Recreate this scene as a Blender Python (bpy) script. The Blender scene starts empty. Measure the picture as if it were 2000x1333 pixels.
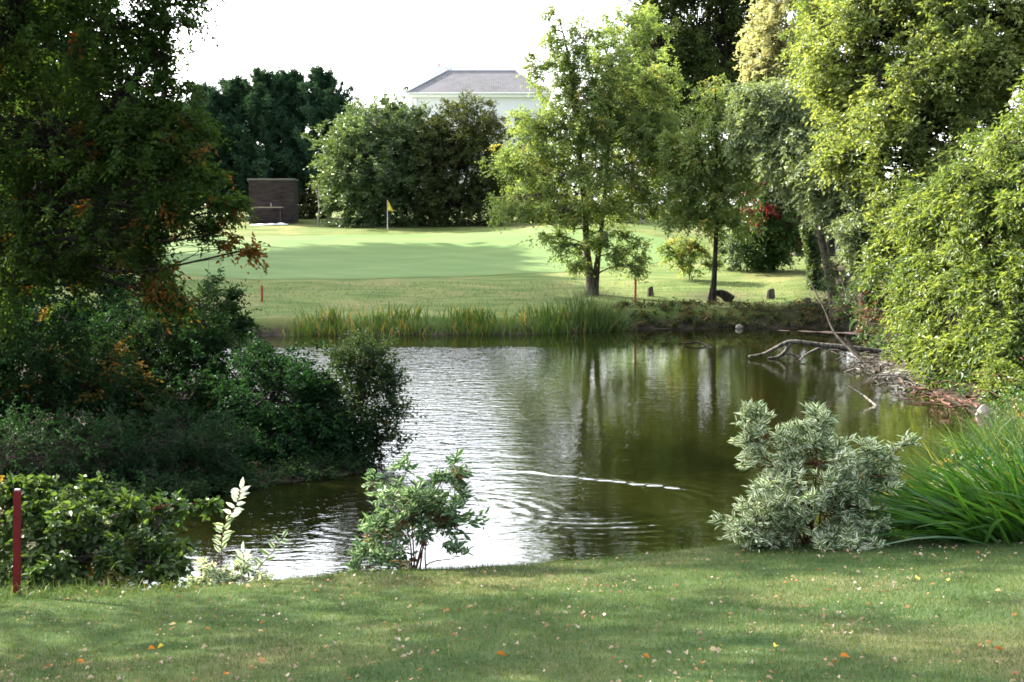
import bpy, math, random
import numpy as np
from math import radians as R
rng = np.random.default_rng(7)
random.seed(7)
sc = bpy.context.scene
col = sc.collection

# ------------------------------------------------------------------ camera, sky, sun, exposure
F = 3000.0
CAMZ = 3.76
TH = math.atan((666.5 - 430) / F)
cd = bpy.data.cameras.new('camera'); cam = bpy.data.objects.new('camera', cd); col.objects.link(cam)
cd.sensor_width = 36; cd.lens = 36 * F / 2000; cd.clip_end = 6000; cd.clip_start = .1
cam.location = (0, 0, CAMZ); cam.rotation_euler = (math.pi / 2 - TH, 0, 0)
sc.camera = cam
HAZE = 24.0
SUN_AZ, SUN_EL = 52, 29          # degrees left of the viewing direction, above the horizon
w = bpy.data.worlds.new('World'); sc.world = w; w.use_nodes = True
nt = w.node_tree
sky = nt.nodes.new('ShaderNodeTexSky'); sky.sky_type = 'NISHITA'; sky.sun_disc = False
sky.sun_elevation = R(SUN_EL); sky.sun_rotation = R(-SUN_AZ)
sky.air_density = 1.0; sky.dust_density = 1.6; sky.ozone_density = 1.0
nt.nodes['Background'].inputs[1].default_value = .15
# bright thin haze over the sky, strongest towards the sun and near the horizon
def wn(ty, **kw):
    x = nt.nodes.new(ty)
    for k, v in kw.items(): setattr(x, k, v)
    return x
def wmath(op, *args):
    x = wn('ShaderNodeMath', operation=op)
    for i_, v in enumerate(args):
        if hasattr(v, 'links'): nt.links.new(v, x.inputs[i_])
        else: x.inputs[i_].default_value = v
    return x.outputs[0]
gdir = wn('ShaderNodeTexCoord').outputs['Generated']
dp = wn('ShaderNodeVectorMath', operation='DOT_PRODUCT'); nt.links.new(gdir, dp.inputs[0])
dp.inputs[1].default_value = (-math.sin(R(SUN_AZ)) * math.cos(R(SUN_EL)), math.cos(R(SUN_AZ)) * math.cos(R(SUN_EL)), math.sin(R(SUN_EL)))
gz_ = wn('ShaderNodeSeparateXYZ'); nt.links.new(gdir, gz_.inputs[0])
glow = wmath('POWER', wmath('MULTIPLY_ADD', dp.outputs['Value'], .5, .5), 4.0)
glow = wmath('MULTIPLY', glow, wmath('SUBTRACT', 1.0, wmath('MULTIPLY', wmath('MAXIMUM', gz_.outputs[2], 0.0), .6)))
glow = wmath('MULTIPLY_ADD', glow, HAZE, .8)
cb = wn('ShaderNodeCombineXYZ'); nt.links.new(glow, cb.inputs[0]); nt.links.new(glow, cb.inputs[1]); nt.links.new(wmath('MULTIPLY', glow, 1.03), cb.inputs[2])
hz_ = wn('ShaderNodeMix', data_type='RGBA'); hz_.inputs[0].default_value = .65
nt.links.new(sky.outputs[0], hz_.inputs[6]); nt.links.new(cb.outputs[0], hz_.inputs[7]); nt.links.new(hz_.outputs[2], nt.nodes['Background'].inputs[0])
sl = bpy.data.lights.new('sun', 'SUN'); sun = bpy.data.objects.new('sun', sl); col.objects.link(sun)
sl.energy = 5.0; sl.angle = R(.55); sl.color = (1, .93, .80)
a, e = R(SUN_AZ), R(SUN_EL)
S = np.array([-math.sin(a) * math.cos(e), math.cos(a) * math.cos(e), math.sin(e)])   # towards the sun
from mathutils import Vector
sun.rotation_euler = Vector(S).to_track_quat('Z', 'Y').to_euler(); sun.location = (-40, 30, 40)
vs = sc.view_settings
vs.view_transform = 'Standard'; vs.look = 'None'; vs.gamma = 1; vs.use_curve_mapping = False; vs.exposure = 2.22
cy = sc.cycles
cy.max_bounces = 7; cy.diffuse_bounces = 3; cy.glossy_bounces = 3; cy.transmission_bounces = 5; cy.transparent_max_bounces = 6
cy.sample_clamp_indirect = 6; cy.filter_width = 1.7
cy.caustics_reflective = False; cy.caustics_refractive = False

# ------------------------------------------------------------------ helpers
def P(px, py, Y):
    u, v = (px - 1000) / F, (666.5 - py) / F
    dx, dy, dz = u, math.cos(TH) + v * math.sin(TH), -math.sin(TH) + v * math.cos(TH)
    s = Y / dy
    return np.array([dx * s, Y, CAMZ + dz * s])

def sstep(a, b, x):
    t = np.clip((x - a) / (b - a), 0, 1); return t * t * (3 - 2 * t)

def catmull(pts, n):
    pts = np.array(pts, float); out = []
    m = len(pts)
    for i in range(m):
        p0, p1, p2, p3 = pts[i - 1], pts[i], pts[(i + 1) % m], pts[(i + 2) % m]
        for t in np.arange(n) / n:
            out.append(.5 * (2 * p1 + (p2 - p0) * t + (2 * p0 - 5 * p1 + 4 * p2 - p3) * t * t + (3 * p1 - p0 - 3 * p2 + p3) * t ** 3))
    return np.array(out)

POND = catmull([(-3.3, 14.55), (-1.5, 15.0), (0, 15.4), (1.5, 15.85), (3, 16.6), (4.2, 17.8), (5.2, 20), (6.8, 23.5), (8.2, 27), (9.0, 30.2),
                (9.0, 33), (8.9, 36), (9.3, 40), (10.2, 43.5), (12, 47), (13.2, 51), (12.4, 53.2), (9, 53.2), (6, 53), (4.2, 52.8), (2, 51.2),
                (0, 50.4), (-3, 50.2), (-6, 50.2), (-8.5, 49.5), (-10.5, 47), (-10, 43), (-8, 38), (-6, 33), (-3.8, 28), (-2.4, 24.5),
                (-2.2, 22.8), (-3.2, 21.8), (-4.2, 20.8), (-4.8, 19.6), (-4.6, 17.8), (-4.2, 15.7)], 4)

def pond_sd(x, y):
    q = np.stack([x, y], -1).reshape(-1, 2)
    best = np.full(len(q), 1e9); ins = np.zeros(len(q), bool)
    A = POND; B = np.roll(POND, -1, 0)
    for a_, b_ in zip(A, B):
        d = b_ - a_; t = np.clip(((q - a_) @ d) / (d @ d), 0, 1)
        best = np.minimum(best, ((q - a_ - t[:, None] * d) ** 2).sum(1))
        c = (a_[1] > q[:, 1]) != (b_[1] > q[:, 1])
        xx = a_[0] + (q[:, 1] - a_[1]) / (d[1] if abs(d[1]) > 1e-9 else 1e-9) * d[0]
        ins ^= c & (q[:, 0] < xx)
    s = np.sqrt(best); s[ins] *= -1
    return s.reshape(np.shape(x))

ZF_D = [0, 40, 50, 54, 58, 65, 75, 82, 88, 95, 110, 130, 180, 400, 3000]
ZF_Z = [.4, .45, .5, .62, .92, 1.5, 2.32, 2.95, 3.28, 3.75, 4.3, 4.8, 5.5, 7, 12]
_zs = np.linspace(0, 200, 801)
_zz = np.convolve(np.pad(np.interp(_zs, ZF_D, ZF_Z), 12, mode='edge'), np.ones(25) / 25, 'valid')

def ground(x, y):
    x = np.asarray(x, float); y = np.asarray(y, float)
    s = pond_sd(x, y)
    zn = np.maximum(.38 + (15 - y) * .108, .3) + .045 * np.clip(x, -5, 8)
    zn = np.where(y < 0, 2.0 + .045 * np.clip(x, -5, 8), zn)
    zf = np.where(y < 195, np.interp(y, _zs, _zz), np.interp(y, ZF_D, ZF_Z))
    # low mound on the right of the far lawn, slope on the left
    zf = zf + .75 * np.exp(-((x - 4.5) / 6) ** 2 - ((y - 80) / 7) ** 2)
    ww = sstep(18, 46, y)
    land = zn * (1 - ww) + zf * ww
    side = np.maximum(np.abs(x + .5) - 10, 0) * (1 - sstep(56, 75, y)) * sstep(14, 26, y)
    land = land + .07 * np.minimum(side, 30)
    land = land + .02 * np.sin(x * 1.3 + y * .7) + .015 * np.sin(x * .55 - y * 1.1) * 1.0
    bw = np.where(y < 20, .55, np.where(x > 4, 1.3, .9))
    z = land * sstep(-.02, 1, np.maximum(s, 0) / bw)
    return np.where(s < 0, -1.0 * sstep(0, 2.2, -s) - .03, z)

def gz(x, y): return float(ground(np.array([x]), np.array([y]))[0])

def G(px, py, y0=6, y1=140):
    """the ground point seen at a pixel"""
    ys = np.linspace(y0, y1, 1600)
    pts = np.array([P(px, py, t) for t in (y0, y1)])
    xs = np.interp(ys, [y0, y1], pts[:, 0]); zs = np.interp(ys, [y0, y1], pts[:, 2])
    k = np.argmax(ground(xs, ys) > zs)
    return np.array([xs[k], ys[k], zs[k]])

def nrm(v): return v / np.maximum(np.linalg.norm(v, axis=-1, keepdims=True), 1e-9)

def mesh(name, V, T, mat, parent=None, attrs=None, uv=None, smooth=False, origin=None, mats=None, mi=None, quads=False):
    V = np.asarray(V, np.float32).reshape(-1, 3)
    if origin is not None: V = V - np.asarray(origin, np.float32)
    T = np.asarray(T, np.int32); k = T.shape[1]; n = len(T)
    me = bpy.data.meshes.new(name)
    me.vertices.add(len(V)); me.vertices.foreach_set('co', V.ravel())
    me.loops.add(n * k); me.loops.foreach_set('vertex_index', T.ravel())
    me.polygons.add(n); me.polygons.foreach_set('loop_start', np.arange(n, dtype=np.int32) * k)
    me.update(calc_edges=True)
    me.polygons.foreach_set('use_smooth', np.full(n, smooth))
    for kk, (dom, arr) in (attrs or {}).items():
        at = me.attributes.new(kk, 'FLOAT', dom); at.data.foreach_set('value', np.asarray(arr, np.float32).ravel())
    if uv is not None:
        l = me.uv_layers.new(name='UVMap'); l.data.foreach_set('uv', np.asarray(uv, np.float32)[T.ravel()].ravel())
    for m in (mats or [mat]): me.materials.append(m)
    if mi is not None: me.polygons.foreach_set('material_index', np.asarray(mi, np.int32))
    o = bpy.data.objects.new(name, me); col.objects.link(o)
    if parent is not None: o.parent = parent
    elif origin is not None: o.location = origin
    return o

def tag(o, label=None, cat=None, group=None, kind=None):
    if label: o['label'] = label
    if cat: o['category'] = cat
    if group: o['group'] = group
    if kind: o['kind'] = kind
    return o

def empty(name, loc, label, cat, group=None):
    o = bpy.data.objects.new(name, None); col.objects.link(o); o.location = tuple(loc); o.empty_display_size = .2
    return tag(o, label, cat, group)

class Acc:
    """collects vertices and triangles of one mesh"""
    def __init__(s): s.v = []; s.t = []; s.n = 0; s.a = {}; s.uv = []
    def add(s, V, T, uv=None, **at):
        V = np.asarray(V, float).reshape(-1, 3); T = np.asarray(T)
        if T.shape[1] == 4: T = np.concatenate([T[:, [0, 1, 2]], T[:, [0, 2, 3]]])
        s.v.append(V); s.t.append(T + s.n); s.n += len(V)
        if uv is not None: s.uv.append(uv)
        for k, x in at.items(): s.a.setdefault(k, []).append(x)
    def build(s, name, mat, parent=None, origin=None, smooth=False):
        at = {k: ('FACE', np.concatenate(x)) for k, x in s.a.items()}
        return mesh(name, np.concatenate(s.v), np.concatenate(s.t), mat, parent, at, np.concatenate(s.uv) if s.uv else None, smooth, origin)

def tubes(pts, rad, sides=5):
    """pts (n,k,3), rad (n,k) -> V, T"""
    pts = np.asarray(pts, float); rad = np.asarray(rad, float)
    n, k, _ = pts.shape
    d = nrm(np.gradient(pts, axis=1))
    ref = np.where(np.abs(d[..., 2:3]) > .9, np.array([1., 0, 0]), np.array([0, 0, 1.]))
    u = nrm(np.cross(d, ref)); v = np.cross(d, u)
    an = np.arange(sides) / sides * 2 * math.pi
    V = pts[:, :, None] + rad[:, :, None, None] * (np.cos(an)[:, None] * u[:, :, None] + np.sin(an)[:, None] * v[:, :, None])
    i = np.arange(n)[:, None, None] * k * sides; j = np.arange(k - 1)[None, :, None] * sides; s = np.arange(sides)
    a_ = i + j + s; b_ = i + j + (s + 1) % sides
    Q = np.stack([a_, b_, b_ + sides, a_ + sides], -1).reshape(-1, 4)
    Vr = V.reshape(-1, 3)
    # end caps
    base = np.arange(n) * k * sides
    caps = []
    for off in (0, (k - 1) * sides):
        for q in range(1, sides - 1): caps.append(np.stack([base + off, base + off + q, base + off + q + 1], -1))
    T = np.concatenate([Q[:, [0, 1, 2]], Q[:, [0, 2, 3]]] + caps)
    return Vr, T

def curve_pts(p0, p1, k, sag=0., wob=0., r=rng):
    """(n,3),(n,3) -> (n,k,3) polylines bowing upwards by sag*length"""
    p0 = np.atleast_2d(p0); p1 = np.atleast_2d(p1)
    t = np.linspace(0, 1, k)[None, :, None]
    L = np.linalg.norm(p1 - p0, axis=-1)[:, None, None]
    c = p0[:, None] * (1 - t) + p1[:, None] * t
    c = c + np.array([0, 0, 1.]) * sag * L * np.sin(t * math.pi)
    if wob: 
        wv = r.normal(0, 1, (len(p0), 1, 3)) * np.sin(t * math.pi) + r.normal(0, .6, (len(p0), 1, 3)) * np.sin(t * 2 * math.pi)
        c = c + wv * wob * L
    return c

def smooth_path(pts, n=8):
    pts = np.array(pts, float)
    q = np.concatenate([[2 * pts[0] - pts[1]], pts, [2 * pts[-1] - pts[-2]]]); out = []
    for i in range(1, len(q) - 2):
        p0, p1, p2, p3 = q[i - 1:i + 3]
        for t in np.arange(n) / n:
            out.append(.5 * (2 * p1 + (p2 - p0) * t + (2 * p0 - 5 * p1 + 4 * p2 - p3) * t * t + (3 * p1 - p0 - 3 * p2 + p3) * t ** 3))
    out.append(pts[-1]); return np.array(out)

def leaf_mesh(Pt, D, N, L, W, tint, hue, six=False, fold=.18, curl=.12):
    """one small folded blade per leaf; returns args for Acc.add"""
    n = len(Pt); D = nrm(D); Sd = nrm(np.cross(D, N)); N2 = np.cross(Sd, D)
    L = L[:, None]; W = W[:, None]
    if six:
        rows = [(0, 0, 0), (.25, -.42, 1), (.62, -.40, 1), (1, 0, 0), (.62, .40, 1), (.25, .42, 1)]
        tr = np.array([[0, 1, 2], [0, 2, 3], [0, 3, 4], [0, 4, 5]])
        uvr = np.array([(.5, 0), (.04, .25), (.08, .62), (.5, 1), (.92, .62), (.96, .25)])
    else:
        rows = [(0, 0, 0), (.42, -.5, 1), (1, 0, 0), (.42, .5, 1)]
        tr = np.array([[0, 1, 2], [0, 2, 3]]); uvr = np.array([(.5, 0), (0, .42), (.5, 1), (1, .42)])
    V = np.stack([Pt + D * L * t + Sd * W * s + N2 * (W * fold * f - L * curl * t * t) for t, s, f in rows], 1)
    k = len(rows)
    T = (np.arange(n)[:, None, None] * k + tr[None]).reshape(-1, 3)
    return V.reshape(-1, 3), T, np.tile(uvr, (n, 1)), np.repeat(tint, len(tr)), np.repeat(hue, len(tr))

def sprays(C, out, Rr, ntw, nl, leafL, leafW, tint, hue, up=.15, droop=.25, spread=.9, upright=.0, six=False, r=rng, flat=.6, leafdroop=.25, ret_twigs=False):
    m = len(C)
    tw = nrm(out[:, None] + r.normal(0, spread, (m, ntw, 3)) + np.array([0, 0, up]))
    Lt = Rr[:, None] * r.uniform(.55, 1.25, (m, ntw))
    st = C[:, None] - tw * (Lt * .25)[..., None] + r.normal(0, .12, (m, ntw, 3)) * Rr[:, None, None]
    t = (np.arange(nl) + .6) / nl
    t = np.clip(t[None, None] + r.normal(0, .06, (m, ntw, nl)), .05, 1.05)
    def at(tt): return st[:, :, None] + tw[:, :, None] * (Lt[..., None] * tt)[..., None] - np.array([0, 0, 1.]) * (droop * Lt[..., None] * tt * tt)[..., None]
    pos = at(t)
    side = nrm(np.cross(tw, np.array([0, 0, 1.]) + r.normal(0, .25, tw.shape)))
    sg = np.where(np.arange(nl) % 2 == 0, 1., -1.)[None, None, :, None]
    d = tw[:, :, None] * .75 + side[:, :, None] * sg * .8 + r.normal(0, .35, pos.shape) + np.array([0, 0, upright - leafdroop])
    nn = np.array([0, 0, 1.]) * flat + r.normal(0, .5, pos.shape) + tw[:, :, None] * .15
    n = m * ntw * nl
    L = leafL * r.uniform(.65, 1.25, n); W = leafW * r.uniform(.75, 1.2, n)
    ti = np.clip(np.repeat(tint, ntw * nl) * .6 + r.uniform(0, .5, n) - .05, 0, 1)
    hu = np.clip(np.repeat(hue, ntw * nl) + r.normal(0, .18, n) * (np.repeat(hue, ntw * nl) > .1), 0, 1)
    g = leaf_mesh(pos.reshape(-1, 3), d.reshape(-1, 3), nn.reshape(-1, 3), L, W, ti, hu, six)
    if ret_twigs:
        tt = np.linspace(0, 1, 4)[None, None]
        pl = at(np.broadcast_to(tt, (m, ntw, 4))).reshape(-1, 4, 3)
        return g, pl
    return g

def strips(Pt, D, side, L, W, bend, seg, tint, hue, taper=1.2):
    """grass, reed or iris blades: curved tapering strips"""
    n = len(Pt); D = nrm(D); side = nrm(side)
    t = np.linspace(0, 1, seg + 1)[None, :, None]
    hor = D * np.array([1, 1, 0]); hor = hor / np.maximum(np.linalg.norm(hor, axis=1, keepdims=True), .15)
    c = Pt[:, None] + D[:, None] * (L[:, None, None] * t) + (hor[:, None] * .6 - np.array([0, 0, .8])) * (bend * L)[:, None, None] * t ** 2.2
    wd = W[:, None, None] * .5 * (1 - t ** 2.5 * .97) * (.65 + .35 * np.minimum(t * 3, 1))
    V = np.stack([c - side[:, None] * wd, c + side[:, None] * wd], 2).reshape(-1, 3)
    b = np.arange(n)[:, None] * (2 * seg + 2) + 2 * np.arange(seg)[None]
    Q = np.stack([b, b + 1, b + 3, b + 2], -1).reshape(-1, 4)
    T = np.concatenate([Q[:, [0, 1, 2]], Q[:, [0, 2, 3]]])
    return V, T, np.tile(np.repeat(tint, seg), 2), np.tile(np.repeat(hue, seg), 2)

# ------------------------------------------------------------------ materials
class NT:
    def __init__(s, name):
        s.m = bpy.data.materials.new(name); s.m.use_nodes = True; s.t = s.m.node_tree; s.t.nodes.clear()
        s.out = s.n('ShaderNodeOutputMaterial')
    def n(s, ty, **kw):
        x = s.t.nodes.new(ty)
        for k, v in kw.items(): setattr(x, k, v)
        return x
    def l(s, a_, b_): s.t.links.new(a_, b_)
    def mix(s, f, a_, b_, mode='MIX'):
        x = s.n('ShaderNodeMix', data_type='RGBA', blend_type=mode)
        for i, v in ((0, f), (6, a_), (7, b_)):
            if hasattr(v, 'links'): s.l(v, x.inputs[i])
            else: x.inputs[i].default_value = v if i == 0 else tuple(v) + (1,)
        return x.outputs[2]
    def attr(s, name): return s.n('ShaderNodeAttribute', attribute_name=name).outputs['Fac']
    def coord(s, sc_=(1, 1, 1), kind='Object'):
        c = s.n('ShaderNodeTexCoord').outputs[kind]
        mp = s.n('ShaderNodeMapping'); mp.inputs['Scale'].default_value = sc_; s.l(c, mp.inputs[0]); return mp.outputs[0]
    def noise(s, scale, detail=4, rough=.55, co=None, dist=0):
        x = s.n('ShaderNodeTexNoise'); x.inputs['Scale'].default_value = scale; x.inputs['Detail'].default_value = detail
        x.inputs['Roughness'].default_value = rough; x.inputs['Distortion'].default_value = dist
        s.l(co if co is not None else s.coord(), x.inputs['Vector']); return x.outputs['Fac']
    def ramp(s, f, a_, b_):
        x = s.n('ShaderNodeMapRange', interpolation_type='SMOOTHSTEP'); s.l(f, x.inputs[0])
        x.inputs[1].default_value = a_; x.inputs[2].default_value = b_; return x.outputs[0]
    def math(s, op, a_, b_=None):
        x = s.n('ShaderNodeMath', operation=op)
        for i, v in enumerate((a_, b_)):
            if v is None: continue
            if hasattr(v, 'links'): s.l(v, x.inputs[i])
            else: x.inputs[i].default_value = v
        return x.outputs[0]
    def principled(s, colr, rough=.8, spec=.3, bump=None, bd=.01, bs=1.):
        p = s.n('ShaderNodeBsdfPrincipled')
        if hasattr(colr, 'links'): s.l(colr, p.inputs['Base Color'])
        else: p.inputs['Base Color'].default_value = tuple(colr) + (1,)
        p.inputs['Roughness'].default_value = rough; p.inputs['Specular IOR Level'].default_value = spec
        if bump is not None:
            b = s.n('ShaderNodeBump'); b.inputs['Distance'].default_value = bd; b.inputs['Strength'].default_value = bs
            s.l(bump, b.inputs['Height']); s.l(b.outputs[0], p.inputs['Normal'])
        s.l(p.outputs[0], s.out.inputs[0]); return p

def leaf_mat(name, dark, light, autumn=(.22, .10, .02), trans=.45, tboost=1.5, gloss=.05, grough=.38, margin=None, ycol=(1.18, 1.1, .58)):
    s = NT(name)
    c = s.mix(s.attr('tint'), dark, light)
    c = s.mix(s.attr('hue'), c, autumn)
    if margin:
        uv = s.n('ShaderNodeTexCoord').outputs['UV']
        sp = s.n('ShaderNodeSeparateXYZ'); s.l(uv, sp.inputs[0])
        e_ = s.math('MULTIPLY', s.math('ABSOLUTE', s.math('SUBTRACT', sp.outputs[0], .5)), 2.0)
        f_ = s.math('MULTIPLY', s.math('ABSOLUTE', s.math('SUBTRACT', sp.outputs[1], .5)), .9)
        g_ = s.math('ADD', s.math('MAXIMUM', e_, f_), s.math('MULTIPLY', s.attr('tint'), .25))
        c = s.mix(s.ramp(g_, margin[1], margin[1] + .22), c, margin[0])
    d = s.n('ShaderNodeBsdfDiffuse'); s.l(c, d.inputs[0])
    tr = s.n('ShaderNodeBsdfTranslucent')
    s.l(s.mix(1., c, tuple(x * tboost for x in ycol), 'MULTIPLY'), tr.inputs[0])
    m1 = s.n('ShaderNodeMixShader'); m1.inputs[0].default_value = trans; s.l(d.outputs[0], m1.inputs[1]); s.l(tr.outputs[0], m1.inputs[2])
    g = s.n('ShaderNodeBsdfGlossy'); g.inputs['Roughness'].default_value = grough + .12; g.inputs[0].default_value = (.8, .85, .8, 1)
    lw = s.n('ShaderNodeLayerWeight'); lw.inputs[0].default_value = .25
    m2 = s.n('ShaderNodeMixShader'); s.l(s.math('MULTIPLY_ADD', lw.outputs['Fresnel'], gloss * .8), m2.inputs[0])
    m2.inputs[0].links[0].from_node.inputs[2].default_value = gloss * .3
    s.l(m1.outputs[0], m2.inputs[1]); s.l(g.outputs[0], m2.inputs[2])
    s.l(m2.outputs[0], s.out.inputs[0])
    return s.m

def bark_mat(name, c0, c1, scale=6):
    s = NT(name); co = s.coord((1, 1, .3))
    f = s.noise(scale, 6, .65, co); s.principled(s.mix(s.ramp(f, .35, .65), c0, c1), .9, .15, f, .03, .8); return s.m

M = {}
M['bark'] = bark_mat('bark', (.035, .028, .02), (.13, .11, .085), 9)
M['bark_dark'] = bark_mat('bark_dark', (.012, .010, .008), (.05, .042, .032), 9)
M['bark_pale'] = bark_mat('bark_pale', (.10, .085, .07), (.42, .38, .32), 14)
M['bark_red'] = bark_mat('bark_red', (.06, .015, .012), (.16, .05, .035), 14)
M['driftwood'] = bark_mat('driftwood', (.04, .035, .03), (.20, .18, .155), 12)
M['leaf_autumn'] = leaf_mat('leaf_autumn', (.009, .026, .006), (.052, .110, .020), (.20, .075, .015), trans=.48, gloss=.02)
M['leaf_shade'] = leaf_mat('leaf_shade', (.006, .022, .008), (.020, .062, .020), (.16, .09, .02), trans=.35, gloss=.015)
M['leaf_wispy'] = leaf_mat('leaf_wispy', (.012, .032, .012), (.040, .078, .030), (.16, .09, .03), trans=.35, gloss=.015)
M['leaf_bramble'] = leaf_mat('leaf_bramble', (.022, .055, .014), (.075, .135, .028), (.20, .13, .03), trans=.4, gloss=.06)
M['leaf_conifer'] = leaf_mat('leaf_conifer', (.022, .050, .028), (.06, .12, .068), (.08, .07, .03), trans=.12, gloss=.02)
M['leaf_yew'] = leaf_mat('leaf_yew', (.022, .04, .014), (.10, .13, .03), (.16, .15, .03), trans=.2, gloss=.02)
M['leaf_laurel'] = leaf_mat('leaf_laurel', (.035, .07, .022), (.11, .165, .055), (.2, .16, .06), trans=.35, gloss=.12)
M['leaf_olive'] = leaf_mat('leaf_olive', (.03, .045, .016), (.085, .10, .03), (.18, .13, .05), trans=.3, gloss=.04)
M['leaf_cherry'] = leaf_mat('leaf_cherry', (.085, .14, .045), (.20, .27, .085), (.30, .26, .06), trans=.5, gloss=.06)
M['leaf_bright'] = leaf_mat('leaf_bright', (.045, .085, .02), (.235, .28, .085), (.30, .22, .03), trans=.48, gloss=.05)
M['leaf_ash'] = leaf_mat('leaf_ash', (.03, .065, .014), (.185, .235, .06), (.25, .2, .03), trans=.45, gloss=.04)
M['leaf_yellow'] = leaf_mat('leaf_yellow', (.30, .31, .15), (.44, .44, .24), (.42, .34, .14), trans=.45, gloss=.05, ycol=(1.05, 1.0, .7), tboost=1.2)
M['leaf_silver'] = leaf_mat('leaf_silver', (.06, .10, .04), (.22, .275, .14), (.22, .2, .08), trans=.38, gloss=.08, grough=.45)
M['leaf_sumac'] = leaf_mat('leaf_sumac', (.03, .075, .025), (.07, .14, .035), (.20, .018, .035), trans=.4)
M['leaf_varieg'] = leaf_mat('leaf_varieg', (.075, .15, .045), (.17, .26, .10), (.30, .12, .05), trans=.32, gloss=.06, margin=((.80, .81, .62), .46), ycol=(1.05, 1.1, .75), tboost=1.1)
M['leaf_varieg_dark'] = leaf_mat('leaf_varieg_dark', (.05, .12, .045), (.12, .21, .085), (.30, .12, .05), trans=.35, gloss=.04, margin=((.55, .64, .46), .70), ycol=(1.05, 1.1, .75), tboost=1.1)
M['leaf_cream'] = leaf_mat('leaf_cream', (.60, .64, .48), (.78, .80, .66), (.6, .6, .4), trans=.35, gloss=.05, ycol=(1, 1, .85), tboost=1.0)
M['iris'] = leaf_mat('iris', (.025, .085, .012), (.075, .19, .025), (.30, .28, .06), trans=.4, gloss=.08)
M['reed'] = leaf_mat('reed', (.04, .085, .018), (.11, .17, .035), (.38, .24, .06), trans=.4, gloss=.05)
M['grass'] = leaf_mat('grass', (.032, .070, .022), (.070, .120, .038), (.19, .17, .07), trans=.35, gloss=.04)
M['fallen'] = leaf_mat('fallen', (.16, .10, .06), (.40, .34, .28), (.30, .12, .04), trans=.2, gloss=.03)
M['fallen_orange'] = leaf_mat('fallen_orange', (.30, .10, .02), (.52, .20, .05), (.3, .1, .02), trans=.25)
M['fallen_yellow'] = leaf_mat('fallen_yellow', (.50, .38, .06), (.66, .52, .12), (.5, .4, .1), trans=.25)
M['fallen_pale'] = leaf_mat('fallen_pale', (.17, .14, .11), (.34, .29, .25), (.5, .4, .3), trans=.2)
M['magenta'] = leaf_mat('magenta', (.10, .01, .04), (.22, .02, .10), (.2, .02, .1), trans=.3)

def flat_mat(name, c, rough=.7, spec=.3, var=.25, scale=8, bump=0):
    s = NT(name); f = s.noise(scale, 5)
    cc = s.mix(f, tuple(x * (1 - var) for x in c), tuple(min(x * (1 + var), 1) for x in c))
    s.principled(cc, rough, spec, f if bump else None, bump or .01); return s.m
M['red_paint'] = flat_mat('red_paint', (.15, .008, .010), .6, .25, .5, 9)
M['white_cap'] = flat_mat('white_cap', (.7, .6, .6), .6)
M['rust_red'] = flat_mat('rust_red', (.30, .06, .03), .7, .3, .3, 20)
M['yellow_cloth'] = flat_mat('yellow_cloth', (.75, .58, .08), .8, .2, .1)
M['pole_paint'] = flat_mat('pole_paint', (.45, .42, .36), .5)
M['white_wall'] = flat_mat('white_wall', (.74, .74, .76), .8, .2, .05, .8)
M['white_trim'] = flat_mat('white_trim', (.80, .80, .80), .6, .3, .03)
M['white_sheet'] = flat_mat('white_sheet', (.8, .8, .82), .7, .2, .06, 3, .03)
M['glass'] = flat_mat('glass', (.03, .035, .045), .08, .6, .2)
M['pot'] = flat_mat('pot', (.28, .2, .17), .8)
M['rock_pale'] = flat_mat('rock_pale', (.44, .38, .32), .9, .1, .3, 9, .03)
M['rock_grey'] = flat_mat('rock_grey', (.17, .17, .14), .9, .1, .4, 7, .03)
M['duck_black'] = flat_mat('duck_black', (.012, .012, .013), .5, .4, .3)
M['duck_white'] = flat_mat('duck_white', (.6, .6, .58), .8, .2, .1)
M['duck_bill'] = flat_mat('duck_bill', (.2, .25, .3), .5)

def slate_mat():
    s = NT('slate'); br = s.n('ShaderNodeTexBrick'); s.l(s.coord((1, 1, 1), 'UV'), br.inputs['Vector'])
    br.inputs['Scale'].default_value = 1; br.inputs['Mortar Size'].default_value = .03; br.inputs['Brick Width'].default_value = .45; br.inputs['Row Height'].default_value = .3
    br.inputs['Color1'].default_value = (.14, .14, .14, 1); br.inputs['Color2'].default_value = (.22, .218, .216, 1); br.inputs['Mortar'].default_value = (.06, .06, .065, 1)
    f = s.noise(.35, 5); s.principled(s.mix(s.ramp(f, .3, .75), br.outputs[0], (.20, .19, .20)), .8, .15, br.outputs[1], .03); return s.m
M['slate'] = slate_mat()
def board_mat():
    s = NT('boards'); wv = s.n('ShaderNodeTexWave', wave_type='BANDS', bands_direction='Z', wave_profile='SAW'); s.l(s.coord(), wv.inputs[0])
    wv.inputs['Scale'].default_value = 2.2; wv.inputs['Distortion'].default_value = .15
    f = s.noise(3, 6, .6, s.coord((.4, 1, 3)))
    s.principled(s.mix(s.ramp(f, .3, .7), (.035, .025, .026), (.085, .066, .072)), .85, .2, wv.outputs['Fac'], .03); return s.m
M['boards'] = board_mat()
M['plank'] = flat_mat('plank', (.26, .21, .15), .8)

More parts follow.
